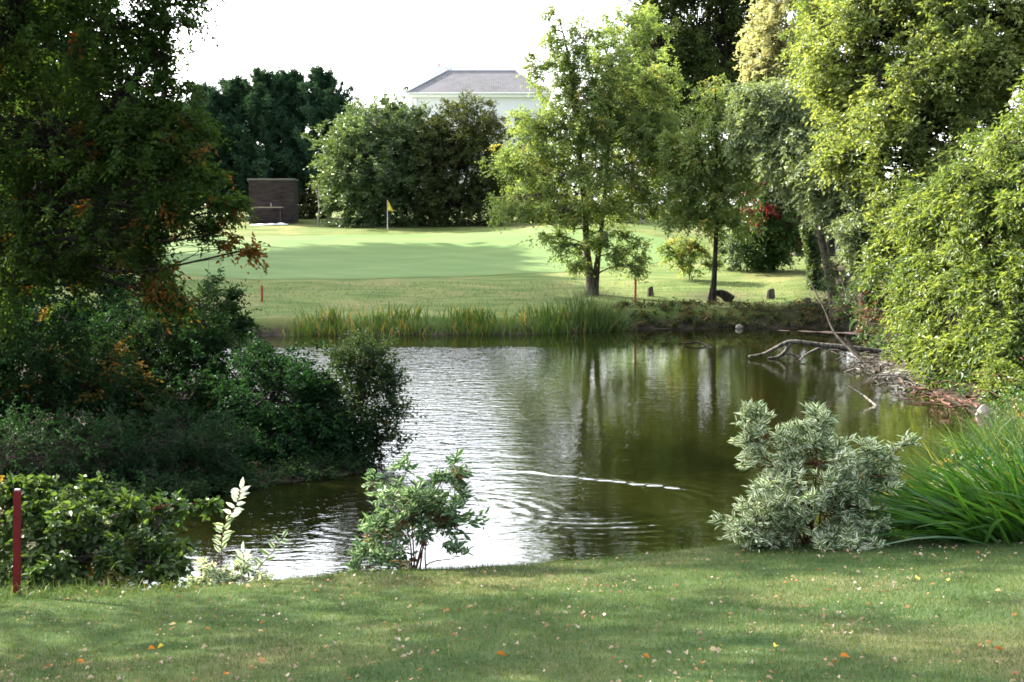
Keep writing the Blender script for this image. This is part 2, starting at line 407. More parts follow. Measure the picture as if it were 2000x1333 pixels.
def ground_mat():
    s = NT('ground_soil_and_turf')
    big = s.noise(.35, 5, .6); mid = s.noise(2.2, 5, .65); fine = s.noise(26, 3, .7); st = s.noise(1.0, 4, .6, s.coord((.35, 1.6, 1)))
    turf = s.mix(s.ramp(mid, .35, .7), (.036, .066, .020), (.066, .098, .032))
    turf = s.mix(s.math('MULTIPLY', s.ramp(big, .45, .65), .7), turf, (.17, .14, .065))
    rough = s.mix(s.ramp(st, .35, .65), (.075, .125, .028), (.15, .185, .055))
    rough = s.mix(s.math('MULTIPLY', s.ramp(big, .45, .68), .6), rough, (.24, .21, .09))
    c = s.mix(s.attr('far'), turf, rough)
    c = s.mix(s.math('MULTIPLY', s.ramp(fine, .3, .75), .5), c, s.mix(1., c, (.45, .5, .4), 'MULTIPLY'))
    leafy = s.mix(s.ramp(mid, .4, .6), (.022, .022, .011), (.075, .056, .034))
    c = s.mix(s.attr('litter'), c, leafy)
    mud = s.mix(s.ramp(mid, .35, .65), (.018, .015, .010), (.055, .043, .030))
    c = s.mix(s.attr('mud'), c, mud)
    s.principled(c, .95, .1, fine, .03, .8); return s.m
M['ground'] = ground_mat()
def green_mat():
    s = NT('mown_putting_turf'); mid = s.noise(.5, 4, .6, s.coord((.5, 1.5, 1))); fine = s.noise(14, 3, .7)
    c = s.mix(s.ramp(mid, .3, .7), (.095, .16, .045), (.135, .195, .06))
    wv = s.n('ShaderNodeTexWave', wave_type='BANDS', bands_direction='DIAGONAL'); s.l(s.coord(), wv.inputs[0]); wv.inputs['Scale'].default_value = .22; wv.inputs['Distortion'].default_value = .4
    c = s.mix(s.math('MULTIPLY', s.ramp(wv.outputs['Fac'], .4, .6), .22), c, (.085, .145, .04))
    c = s.mix(s.math('MULTIPLY', fine, .25), c, (.07, .13, .04)); s.principled(c, .9, .12, fine, .008, .5); return s.m
M['green'] = green_mat()

def water_mat():
    s = NT('pond_water')
    n1 = s.noise(3.2, 3, .5, s.coord((.55, 1.0, 1)), .4); n2 = s.noise(9.0, 2, .5, s.coord((.6, 1.0, 1)), .3)
    n3 = s.noise(.16, 2, .5, s.coord((1, .55, 1)))
    h = s.math('ADD', s.math('MULTIPLY', n1, .7), s.math('MULTIPLY', n2, .30))
    wind = s.math('MULTIPLY', s.attr('wind'), s.ramp(n3, .12, .42))
    h = s.math('MULTIPLY', h, wind)
    p = s.principled((.009, .010, .002), .015, .5, h, .023, 1.)
    p.inputs['IOR'].default_value = 1.333
    return s.m
M['water'] = water_mat()

# ------------------------------------------------------------------ ground, putting green, water
def axis(segs):
    out = [segs[0][0]]
    for a_, b_, st in segs:
        n = max(1, round((b_ - a_) / st)); out += list(a_ + (b_ - a_) * (np.arange(n) + 1) / n)
    return np.array(out)
def grid(xs, ys):
    X, Y = np.meshgrid(xs, ys); nx = len(xs)
    i = (np.arange(len(ys) - 1)[:, None] * nx + np.arange(nx - 1)[None]).ravel()
    return X, Y, np.stack([i, i + 1, i + nx + 1, i + nx], -1)
xs = axis([(-2500, -200, 230), (-200, -40, 8), (-40, -12, 1), (-12, 15, .25), (15, 40, 1), (40, 200, 8), (200, 2500, 230)])
ys = axis([(-300, -10, 29), (-10, 6, 1), (6, 26, .2), (26, 48, .5), (48, 62, .25), (62, 110, .8), (110, 300, 6), (300, 3000, 150)])
X, Y, Q = grid(xs, ys)
Z = ground(X, Y); sd = pond_sd(X, Y)
far = sstep(44, 50, Y)
mud = 1 - sstep(.25, .62, sd / np.where(Y < 20, .55, np.where(X > 4, 1.5, 1.0)))
mud = np.maximum(mud, (1 - sstep(1.0, 2.8, sd)) * sstep(8.2, 9, X) * sstep(25, 29, Y) * (1 - sstep(53, 56, Y)))
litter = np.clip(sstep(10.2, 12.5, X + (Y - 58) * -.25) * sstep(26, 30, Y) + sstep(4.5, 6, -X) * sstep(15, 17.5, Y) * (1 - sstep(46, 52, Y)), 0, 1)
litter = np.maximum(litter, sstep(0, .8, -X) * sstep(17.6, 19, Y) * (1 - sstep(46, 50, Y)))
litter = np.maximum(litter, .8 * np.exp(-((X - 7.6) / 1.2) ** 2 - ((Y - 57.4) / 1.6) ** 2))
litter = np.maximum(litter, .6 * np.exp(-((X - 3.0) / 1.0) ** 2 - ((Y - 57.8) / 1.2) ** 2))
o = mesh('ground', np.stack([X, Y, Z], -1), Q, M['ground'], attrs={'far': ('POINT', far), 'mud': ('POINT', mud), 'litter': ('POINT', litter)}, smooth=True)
tag(o, kind='structure')

# putting green: a sheet just above the far lawn
gc = np.array([-7.5, 72.5]); an = np.linspace(0, 2 * math.pi, 97)[:-1]
rr = np.linspace(0, 1, 25)
bx = 15.0 * np.cos(an) * (1 + .06 * np.sin(2 * an + 1)) + 0.; by = 9.6 * np.sin(an) * (1 + .05 * np.cos(3 * an))
GX = gc[0] + rr[:, None] * bx[None]; GY = gc[1] + rr[:, None] * by[None]
GZ = ground(GX, GY) + .012 + .03 * (1 - sstep(.96, 1, rr))[:, None]
i = (np.arange(24)[:, None] * 96 + np.arange(96)[None]).ravel(); j = (np.arange(24)[:, None] * 96 + (np.arange(96)[None] + 1) % 96).ravel()
o = mesh('putting_green', np.stack([GX, GY, GZ], -1), np.stack([i, j, j + 96, i + 96], -1), M['green'], smooth=True); tag(o, kind='structure')

xs = axis([(-14, -3, .4), (-3, 5, .045), (5, 17, .4)]); ys = axis([(13, 16, .3), (16, 25, .045), (25, 57, .5)])
X, Y, Q = grid(xs, ys)
Z = np.zeros_like(X)
rd = np.hypot(X - 1.0, (Y - 20.2))
Z += (.0008 + .0016 * np.sin(X * 2.1 + Y * 1.3)) * np.sin(rd * 2 * math.pi / .30) * np.exp(-((rd - 1.25) / .75) ** 2)
rd = np.hypot(X + 1.1, Y - 19.4); Z += .0022 * np.sin(rd * 2 * math.pi / .26) * np.exp(-((rd - 1.5) / .6) ** 2)
wa, wb = P(985, 920, 23.0)[:2], P(1342, 957, 21.3)[:2]
dw = (wb - wa) / np.linalg.norm(wb - wa); q = np.stack([X - wa[0], Y - wa[1]], -1)
al = q @ dw; ac = q @ np.array([-dw[1], dw[0]])
ac = ac + .03 * np.sin(al * 9) + .02 * np.sin(al * 23)
Lw = np.linalg.norm(wb - wa)
Z += .015 * (.82 + .18 * np.sin(al * 13 + np.sin(al * 5) * 2)) * np.exp(-(ac / .055) ** 2) * sstep(-.6, .6, al) * (1 - sstep(Lw - .3, Lw + .1, al))
Z *= sstep(0, 1, np.minimum(X + 3, 5 - X)) * sstep(16, 16.6, Y) * (1 - sstep(24.2, 25, Y))
wind = (1 - .9 * sstep(44.5, 46.8, Y)) * (1 - .74 * sstep(-.3, 2.0, X + .6 - (Y - 20) * .03)) * (1 - .35 * (1 - sstep(17, 21, Y)))
wind = wind * (1 + 1.1 * (1 - sstep(-1.5, 2.0, X + .6 - (Y - 20) * .03)) * (.55 + .45 * sstep(26, 34, Y)) * sstep(17, 20, Y))
wind = wind * (1 - .6 * sstep(1.5, 3.5, -X) * (1 - sstep(21, 26, Y)))
o = mesh('water', np.stack([X, Y, Z], -1), Q, M['water'], attrs={'wind': ('POINT', wind)}, smooth=True); tag(o, kind='structure')

# ------------------------------------------------------------------ plants
DENS = 1.45
def ball(n, r=rng, lo=.35):
    v = nrm(r.normal(0, 1, (n, 3))); return v * (lo ** 3 + (1 - lo ** 3) * r.uniform(0, 1, n))[:, None] ** (1 / 3)

def plant(name, label, cat, base, blobs, ncl, mat, leaf=(.1, .05), ntw=4, nl=7, clump=.5, bark='bark', stems=None, r0=.1, group=None,
          up=.15, droop=.25, spread=.9, upright=0., six=False, flat=.6, leafdroop=.25, twigs=0, hue=.0, parts=('trunk', 'crown'), seed=0, outw=1.0, lo=.35, limb=.35, nstem=1, clus=6., zmin=None):
    """blobs: (px, py, depth, rx_px, ry_px[, depth radius in m, hue]) - the lobes of the crown, at their real depth"""
    r = np.random.default_rng(seed + 101)
    bx_, by_ = base[0], base[1]; b = np.array([bx_, by_, gz(bx_, by_)])
    root = empty(name, b, label, cat, group)
    cs, rs, hs, ws = [], [], [], []
    for bl in blobs:
        px, py, D, rx, ry = bl[:5]
        k = D / F; cs.append(P(px, py, D)); rz = bl[5] if len(bl) > 5 and bl[5] else (rx + ry) / 2 * k
        rs.append((rx * k, rz, ry * k)); hs.append(bl[6] if len(bl) > 6 else hue); ws.append(rx * ry)
    cs = np.array(cs); rs = np.array(rs); ws = np.array(ws, float) ** .8; ws /= ws.sum()
    # stems
    W = Acc(); stem_lines = []
    if stems is None:
        top = cs[np.argmax(cs[:, 2])]
        stems = []
        for q_ in range(nstem):
            tt = top if nstem == 1 else cs[q_ % len(cs)] + r.normal(0, .3, 3) * rs[q_ % len(cs)]
            mid = b * .5 + tt * .5 + np.array([(b[0] - tt[0]) * .15, (b[1] - tt[1]) * .15, 0])
            stems.append([b + np.array([r.normal(0, .04) * (nstem > 1), r.normal(0, .04) * (nstem > 1), 0]), mid, tt])
    for q_, st in enumerate(stems):
        st = np.array([P(*s) if (len(s) == 3 and s[0] > 90) or (len(s) == 3 and isinstance(s, tuple)) else s for s in st], float)
        st[0, 2] = gz(st[0, 0], st[0, 1]) - .08
        ln = smooth_path(st, 6); t = np.linspace(0, 1, len(ln)); rad = r0 * (1 - t * .88) * (1 + .55 * np.exp(-t * 22)) * (1 if q_ == 0 else .8)
        V, T = tubes(ln[None], rad[None], 8); W.add(V, T); stem_lines.append(ln)
    allp = np.concatenate(stem_lines)
    A = Acc()
    for c, rr_, h, wt in zip(cs, rs, hs, ws):
        n = max(3, int(round(ncl * wt * DENS)))
        ns = max(2, int(round(n / clus))); us = ball(ns, r, lo); u = us[r.integers(0, ns, n)] + r.normal(0, .17, (n, 3)); C = c + u * rr_ * 1.03
        lowz = ground(C[:, 0], C[:, 1]) + (zmin if zmin is not None else clump * .3)
        C[:, 2] = np.maximum(C[:, 2], lowz + r.uniform(0, .2, n) * clump)
        # limb to the lobe
        dd = np.linalg.norm(allp - c, axis=1) + np.where(allp[:, 2] > c[2] - .1 * np.linalg.norm((allp - c)[:, :2], axis=1), 50, 0)
        k0 = int(np.argmin(dd)); p0 = allp[k0]
        rl = max(r0 * limb, .008)
        if np.linalg.norm(c - p0) > .15:
            ln = curve_pts(p0, c, 7, .08, .05, r); V, T = tubes(ln, np.linspace(rl, rl * .4, 7)[None], 6); W.add(V, T); src = ln[0]
        else: src = p0[None]
        k_ = r.integers(len(src) // 3, len(src), n)
        ln = curve_pts(src[k_], C, 5, .06, .06, r); V, T = tubes(ln, np.repeat(np.linspace(rl * .22, max(rl * .05, .003), 5)[None], n, 0), 4); W.add(V, T)
        axisp = np.array([b[0], b[1], 0]) * .5 + c * np.array([.5, .5, 1])
        out = nrm(nrm(u / np.array([1, 1, 1.2])) * outw + nrm(C - axisp) * .5 + r.normal(0, .2, (n, 3)))
        tint = r.uniform(0, 1, n); hu = np.where(r.uniform(0, 1, n) < abs(h), r.uniform(.4, 1, n), r.uniform(0, .06, n) if h else 0)
        Rc = clump * r.uniform(.7, 1.35, n)
        g = sprays(C, out, Rc, ntw, nl, leaf[0], leaf[1], tint, hu, up, droop, spread, upright, six, r, flat, leafdroop, ret_twigs=True)
        (V, T, uv, ti, hu_), pl = g
        A.add(V, T, uv, tint=ti, hue=hu_)
        if twigs: V, T = tubes(pl, np.repeat(np.linspace(twigs, twigs * .4, 4)[None], len(pl), 0), 3); W.add(V, T)
    W.build(parts[0], M[bark], root, b, True)
    A.build(parts[1], M[mat] if isinstance(mat, str) else mat, root, b)
    return root

def conifer(name, label, x, y, h, rad, ncl, mat, seed=0, group=None, leaf=(.30, .075), skew=0., blunt=.62):
    r = np.random.default_rng(seed + 900)
    b = np.array([x, y, gz(x, y)]); root = empty(name, b, label, 'conifer tree', group)
    W = Acc(); ln = curve_pts(b - [0, 0, .1], b + [skew, 0, h * .97], 10, 0, .004, r); V, T = tubes(ln, np.linspace(.16, .015, 10)[None], 7); W.add(V, T)
    nb = max(30, ncl // 8); t = r.uniform(.02, .97, nb) ** .9; an = r.uniform(0, 2 * math.pi, nb)
    Lb = rad * np.minimum((1.06 - t) / blunt, 1) ** .8 * r.uniform(.55, 1.25, nb) + .15
    p0 = b + np.stack([skew * t, 0 * t, t * h * .94], -1)
    rise = .35 + .9 * t ** 2 + r.uniform(0, .45, nb)
    p1 = p0 + np.stack([np.cos(an), np.sin(an), rise], -1) * (Lb / np.sqrt(1 + .5 * rise ** 2))[:, None]
    ln = curve_pts(p0, p1, 9, -.10, .03, r); V, T = tubes(ln, np.repeat(np.linspace(.035, .006, 9)[None], nb, 0), 3); W.add(V, T)
    C = ln[:, 1:].reshape(-1, 3); out = nrm(np.gradient(ln, axis=1))[:, 1:].reshape(-1, 3); m = len(C)
    A = Acc(); V, T, uv, ti, hu = sprays(C, out, r.uniform(.25, .65, m), 5, 7, leaf[0], leaf[1], np.repeat(r.uniform(0, 1, nb), 8), np.zeros(m), .25, .15, .5, .3, r=r, flat=.2, leafdroop=.1)
    A.add(V, T, uv, tint=ti, hue=hu)
    W.build('trunk', M['bark_dark'], root, b, True); A.build('crown', M[mat], root, b); return root

# ---- far hedge of cypress trees on the left
GH = 'row of tall dark cypress trees behind the shed'
hz = [(345, 205, 1.3, 101, 'leftmost cypress in the dark row, mostly behind autumn leaves'),
      (405, 172, 1.35, 99.5, 'dark cypress with its top just right of the autumn tree branches'),
      (455, 150, 1.3, 100.5, 'dark cypress standing left of the shed with a feathery top'),
      (520, 138, 1.45, 99.5, 'tall dark cypress rising directly behind the shed'),
      (572, 142, 1.3, 100.5, 'dark cypress rising behind the right edge of the shed'),
      (632, 140, 1.5, 99, 'pointed dark cypress at the right end of the row, beside the pale laurel'),
      (290, 215, 1.4, 102, 'dark cypress at the left end, seen through the autumn tree')]
for k, (px, py, rad, D, lab) in enumerate(hz):
    t = P(px, py, D); conifer('cypress_tree', lab, t[0], D, t[2] - gz(t[0], D), rad * 1.75, 1300, 'leaf_conifer', seed=k, group=GH)
for k, (px, py, D) in enumerate([(200, 250, 104), (110, 200, 105), (20, 240, 104)]):
    t = P(px, py, D); conifer('cypress_tree', ['shorter cypress deep behind the autumn tree, third from the left end', 'cypress deep behind the autumn tree, second from the left end', 'cypress hidden behind the autumn tree at the far left edge'][k], t[0], D, t[2] - gz(t[0], D), 2.6, 900, 'leaf_conifer', seed=30 + k, group=GH)

# ---- laurel and bushes beyond the green
def at(px, D): t = P(px, 430, D); return (t[0], D)
plant('laurel_bush', 'huge rounded laurel bush with a pale sunlit left side behind the yellow flag', 'bush', at(735, 91),
      [(715, 330, 90, 85, 105, 2.6), (770, 300, 91, 80, 90, 2.6), (680, 320, 90, 52, 80, 1.6), (745, 262, 91, 82, 62, 2.2), (800, 262, 91.5, 60, 60, 2), (700, 395, 90, 60, 52, 1.8), (780, 395, 90.5, 75, 58, 2.2), (820, 330, 92, 50, 100, 2)],
      1150, 'leaf_laurel', (.20, .085), 5, 9, .55, 'bark_dark', r0=.10, nstem=5, seed=1, up=.3, upright=.25, parts=('stems', 'foliage'), lo=.72, clus=1.6)
plant('broad_bush', 'dark olive bush with a brownish top between the laurel and the twin-stemmed tree', 'bush', at(895, 90),
      [(900, 310, 90, 75, 95, 2.4), (915, 250, 90, 62, 55, 1.6), (850, 330, 89.5, 45, 90, 1.8), (950, 340, 90.5, 45, 105, 2), (900, 400, 89.5, 85, 52, 2), (840, 400, 90, 50, 50, 1.6), (905, 330, 92, 70, 80, 1.5)],
      1000, 'leaf_olive', (.16, .07), 5, 9, .5, 'bark_dark', r0=.1, nstem=4, seed=2, up=.3, upright=.2, parts=('stems', 'foliage'), lo=.7, clus=1.8)
plant('broad_bush', 'low dark bush in shade directly behind the twin-stemmed tree', 'bush', at(1040, 94),
      [(1010, 370, 94, 70, 80, 2), (1080, 380, 95, 80, 70, 2.2), (1060, 300, 96, 80, 70, 2)],
      480, 'leaf_olive', (.19, .085), 5, 9, .6, 'bark_dark', r0=.1, nstem=4, seed=3, parts=('stems', 'foliage'))
plant('broad_bush', 'dark bush in shade at the edge of the wood between the two lawn trees', 'bush', at(1310, 96),
      [(1180, 370, 96, 90, 85, 2.2), (1290, 350, 97, 90, 100, 2.2), (1390, 350, 97, 80, 110, 2.2), (1480, 350, 98, 80, 110, 2.4), (1560, 370, 98, 80, 100, 2.4)],
      620, 'leaf_olive', (.20, .09), 5, 9, .6, 'bark_dark', r0=.1, nstem=5, seed=4, parts=('stems', 'foliage'))
plant('yew_tree', 'massive dark yew tree at the top with drooping green sprays', 'tree', at(1350, 108),
      [(1350, 60, 108, 110, 120, 3.5), (1250, 60, 108, 45, 70, 2), (1260, 160, 108, 60, 90, 2.4), (1480, 60, 109, 60, 120, 2.5), (1290, 110, 107, 70, 120, 2.5), (1420, 60, 109, 80, 130, 3), (1370, 210, 108, 110, 110, 3), (1300, -60, 108, 100, 90, 3), (1400, -80, 109, 110, 90, 3), (1450, 200, 109, 70, 110, 2.5), (1260, 220, 108, 60, 90, 2.4)],
      1150, 'leaf_yew', (.36, .10), 6, 9, .9, 'bark_dark', r0=.5, seed=5, up=-.1, droop=.6, leafdroop=.6, flat=.3, lo=.45)
plant('broadleaf_tree', 'bright green feathery tree behind the top right of the twin-stemmed tree', 'tree', at(1230, 84),
      [(1210, 120, 84, 60, 80, 1.6), (1260, 90, 84, 45, 70, 1.5), (1235, 210, 84, 75, 90, 1.8), (1180, 240, 84, 50, 70, 1.5)],
      330, 'leaf_cherry', (.17, .08), 5, 9, .6, 'bark', r0=.14, seed=6, up=.35)

# ---- the two lawn trees
bA = G(1155, 578)
plant('twin_stemmed_tree', 'young green tree with two pale stems from one base on the far lawn', 'tree', bA[:2],
      [(1120, 190, 58, 85, 100, 1.2), (1290, 160, 58.5, 40, 40, .8), (1310, 320, 58.5, 45, 60, .9), (1250, 270, 58, 70, 60, 1.2), (1040, 260, 57.5, 50, 30, .9), (985, 330, 57.5, 40, 18, .6), (1170, 200, 58, 60, 80, 1.2), (1290, 230, 58.5, 50, 40, .9), (1100, 110, 58, 30, 50, .6), (1078, 60, 58, 22, 40, .5), (1140, 75, 58, 28, 55, .6), (1190, 130, 58, 45, 70, .9), (1240, 200, 58.5, 60, 60, 1.1), (1060, 230, 57.5, 45, 28, .9),
       (1050, 130, 58, 28, 22, .5), (1150, 270, 58, 95, 70, 1.5), (1270, 260, 58.5, 45, 45, .9), (1020, 300, 57.5, 60, 30, 1), (1110, 340, 57.5, 100, 50, 1.6), (1230, 340, 58.5, 85, 60, 1.5), (1020, 385, 57.5, 65, 32, 1), (1100, 410, 57, 70, 30, 1.2),
       (1200, 410, 58, 90, 35, 1.3), (1290, 390, 58, 45, 40, .9), (985, 420, 57.5, 30, 14, .5), (1120, 480, 57, 38, 22, .5), (1225, 490, 57.5, 42, 26, .6), (1075, 462, 57.2, 40, 10, .4), (1240, 520, 57.5, 28, 16, .4), (1130, 520, 57, 26, 14, .4), (1185, 455, 57.6, 50, 20, .5)],
      1650, 'leaf_cherry', (.11, .057), 5, 9, .44, 'bark',
      stems=[[(1158, 578, 58), (1147, 500, 58), (1143, 430, 58), (1132, 300, 58), (1122, 180, 58), (1108, 100, 58), (1090, 30, 58)], [(1160, 578, 58), (1168, 500, 58), (1175, 440, 58), (1185, 330, 58.2), (1192, 230, 58.3), (1200, 140, 58.3)]],
      r0=.17, seed=7, up=.05, droop=.28, hue=.03, lo=.1, limb=.2, clus=2.2, spread=1.1, outw=.6)
bB = G(1388, 596)
plant('slender_tree', 'slender young green tree with one thin dark stem right of the red lawn stake', 'tree', bB[:2],
      [(1395, 190, 56, 40, 38, .8), (1400, 250, 56, 60, 45, 1), (1370, 310, 56, 75, 50, 1.2), (1430, 320, 56, 60, 50, 1.1), (1340, 370, 56, 60, 45, 1), (1410, 380, 56, 75, 45, 1.2), (1350, 420, 55.8, 60, 25, .9), (1420, 435, 56, 60, 22, .8), (1330, 300, 56.2, 45, 40, .8), (1480, 300, 56.4, 30, 40, .7)],
      640, 'leaf_cherry', (.115, .06), 5, 8, .42, 'bark_dark',
      stems=[[(1392, 596, 56), (1396, 520, 56), (1399, 440, 56), (1400, 330, 56), (1398, 220, 56), (1396, 150, 56)], [(1384, 600, 56), (1390, 560, 56), (1397, 520, 56)]],
      r0=.11, seed=8, up=.1, droop=.25, hue=.06, lo=.1, limb=.22, clus=2.2, spread=1.1, outw=.6)

# ---- right bank trees
plant('yellowing_tree', 'tree with pale yellow autumn leaves at the top, left of the big green tree', 'tree', at(1560, 72),
      [(1510, 60, 70, 55, 75, 1.6), (1560, 110, 70, 60, 70, 1.6), (1490, 110, 70, 35, 40, 1), (1530, -30, 70, 70, 60, 1.8), (1500, 145, 70, 30, 18, .8), (1590, 30, 70, 60, 80, 1.6)],
      480, 'leaf_yellow', (.18, .10), 5, 9, .55, 'bark', r0=.2, seed=9, hue=.04)
plant('silver_tree', 'grey-green tree with silvery leaf undersides hanging over the far bank', 'tree', at(1640, 54),
      [(1500, 215, 53, 65, 50, 1.2), (1570, 230, 53, 80, 60, 1.5), (1470, 260, 53, 40, 40, .9), (1560, 310, 52, 70, 70, 1.4), (1630, 320, 51, 65, 80, 1.5), (1665, 405, 50, 45, 55, 1.1), (1695, 480, 49, 40, 60, 1.1), (1600, 385, 51, 30, 34, .8)],
      1000, 'leaf_silver', (.16, .06), 5, 9, .5, 'bark', r0=.2, seed=10, up=0, droop=.5, leafdroop=.5, lo=.3)
plant('big_bright_tree', 'biggest tree at upper right, sunlit yellow-green leaves', 'tree', at(1990, 50),
      [(1620, 30, 49, 60, 90, 1.8), (1620, 150, 48, 55, 60, 1.5), (1640, 60, 48, 90, 110, 2.2), (1740, 20, 47, 110, 110, 2.6), (1850, 0, 47, 110, 110, 2.8), (1960, 20, 47, 100, 110, 2.8), (1660, 170, 47, 85, 80, 1.9), (1750, 150, 46, 90, 90, 2.2), (1850, 130, 46, 100, 100, 2.4), (1960, 140, 46, 90, 90, 2.4),
       (1700, 260, 45, 80, 60, 1.6), (1790, 250, 45, 80, 70, 1.8), (1880, 230, 45, 70, 70, 1.8), (1680, 300, 44.5, 60, 40, 1), (1760, 340, 44, 70, 60, 1.5), (1850, 330, 44, 60, 60, 1.5), (1730, 400, 43.5, 55, 50, 1.2), (1700, -80, 48, 120, 70, 2.5), (1900, -90, 48, 150, 70, 3), (2060, 60, 48, 90, 160, 3), (1810, 430, 43, 60, 60, 1.2)],
      1400, 'leaf_bright', (.165, .075), 6, 9, .64, 'bark_dark', r0=.4, seed=11, up=.1, droop=.45, lo=.2, outw=.4, spread=1.0, clus=7)
plant('ash_tree', 'large leafy tree leaning over the water at the right edge, nearer than the bright tree', 'tree', at(2080, 38),
      [(1960, 290, 36, 60, 45, 1.1), (1890, 350, 35, 60, 40, 1.), (1970, 390, 34, 70, 45, 1.2), (1840, 430, 37, 50, 36, 1.), (1930, 470, 34.5, 70, 40, 1.1), (1830, 510, 36, 60, 36, 1.), (1980, 540, 33, 60, 45, 1.2), (1890, 560, 34, 60, 40, 1.), (1760, 500, 39, 45, 50, 1.), (1840, 610, 35, 60, 40, 1.), (1950, 630, 33, 70, 50, 1.2), (1765, 560, 40, 42, 40, .9), (1980, 690, 32, 70, 60, 1), (1860, 680, 34, 60, 50, .9), (1815, 620, 38, 42, 36, .8), (2040, 380, 35, 80, 200, 1.8), (1800, 400, 38, 50, 50, 1), (2010, 215, 36, 45, 40, 1)],
      860, 'leaf_ash', (.16, .062), 6, 9, .66, 'bark_dark', r0=.3, seed=12, up=.0, droop=.55, lo=.1, outw=.3, spread=1.0, clus=6, leafdroop=.4,
      stems=[[(2080, 640, 38), (2030, 540, 37), (1990, 430, 36), (1970, 300, 36)], [(1810, 640, 40), (1770, 560, 40), (1745, 500, 40), (1740, 440, 40)], [(1800, 650, 39.5), (1790, 570, 39.5), (1770, 500, 39.5)]])
plant('broadleaf_tree', 'shadowy green tree in the wood between the yew and the big bright tree', 'tree', at(1620, 72),
      [(1600, 250, 72, 90, 110, 2.5), (1680, 200, 73, 90, 130, 2.5), (1560, 330, 72, 70, 90, 2), (1640, 380, 72, 80, 70, 2)], 420, 'leaf_olive', (.17, .08), 5, 9, .6, 'bark_dark', r0=.2, seed=60, lo=.2)
plant('sumac_bush', 'bush with dark red hanging leaves between the slender tree and the silver tree', 'bush', at(1510, 66),
      [(1495, 300, 64, 35, 40, .8, .3), (1510, 350, 64, 45, 50, .9, .5), (1490, 390, 64, 50, 40, .9, .3), (1540, 400, 64, 45, 40, .9, .4), (1550, 440, 64, 50, 30, .8, .15), (1510, 455, 65, 60, 30, .9, .03), (1500, 490, 65.5, 55, 26, .8)],
      430, 'leaf_sumac', (.16, .07), 5, 8, .4, 'bark', r0=.06, seed=13, nstem=4, droop=.6, leafdroop=.6, parts=('stems', 'foliage'))
b = G(1485, 530)
plant('rounded_bush', 'rounded pale green bush on the lawn left of the ivy-covered trunk', 'bush', b[:2],
      [(1480, 470, b[1], 52, 55, 1.1), (1440, 480, b[1], 38, 45, .8), (1525, 470, b[1] + .3, 38, 45, .8), (1490, 435, b[1], 55, 25, .9)],
      330, 'leaf_laurel', (.13, .06), 5, 8, .32, 'bark_dark', r0=.04, seed=14, nstem=5, up=.3, parts=('stems', 'foliage'), lo=.5)
b = G(1350, 548)
plant('small_bush', 'small airy bush behind the base of the slender tree', 'bush', b[:2],
      [(1345, 505, b[1], 32, 30, .6), (1318, 495, b[1], 22, 18, .4), (1370, 515, b[1], 25, 26, .5), (1340, 480, b[1], 40, 12, .4, .4)],
      120, 'leaf_cherry', (.12, .06), 4, 7, .28, 'bark', r0=.025, seed=15, nstem=4, hue=.1, parts=('stems', 'foliage'))
# ivy trunk
b = G(1594, 565)
root = empty('ivy_trunk', b, 'ivy-covered tree trunk standing on the far bank', 'tree')
W = Acc(); tp = P(1580, 440, b[1]); ln = smooth_path([b - [0, 0, .1], (b + tp) / 2 + [.06, 0, 0], tp, P(1575, 330, b[1])], 6); V, T = tubes(ln[None], np.linspace(.20, .10, len(ln))[None], 9); W.add(V, T); W.build('trunk', M['bark_dark'], root, b, True)
n = 340; k = rng.integers(0, 13, n); an = rng.uniform(0, 6.28, n); C = ln[k] + np.stack([np.cos(an), np.sin(an), rng.normal(0, .4, n)], -1) * .22
A = Acc(); V, T, uv, ti, hu = sprays(C, np.stack([np.cos(an), np.sin(an), 0 * an], -1), np.full(n, .16), 3, 5, .10, .08, rng.uniform(0, 1, n), np.zeros(n)); A.add(V, T, uv, tint=ti, hue=hu); A.build('ivy', M['leaf_laurel'], root, b)

# right bank undergrowth
plant('bank_bush', 'leafy dark bush rooted on the right bank just above the heap of sticks', 'bush', (10.6, 36),
      [(1860, 690, 34, 60, 40, .9), (1930, 720, 32, 50, 35, .8), (1790, 680, 36, 40, 40, .8), (1980, 760, 30, 40, 40, .7)],
      280, 'leaf_ash', (.10, .05), 5, 8, .3, 'bark_dark', r0=.04, seed=16, nstem=4, parts=('stems', 'foliage'))
plant('bank_bush', 'brownish half-bare bush at the back corner of the pond beside the fallen branch', 'bush', (12.0, 44.5),
      [(1700, 640, 45, 45, 40, 1, .4), (1740, 660, 43, 40, 40, .9, .35), (1670, 590, 49, 45, 40, 1, .2), (1710, 560, 48, 45, 50, 1, .1), (1650, 540, 52, 40, 40, 1, .1)],
      260, 'leaf_sumac', (.11, .05), 4, 6, .4, 'bark', r0=.05, seed=17, nstem=6, parts=('stems', 'foliage'), twigs=.006)

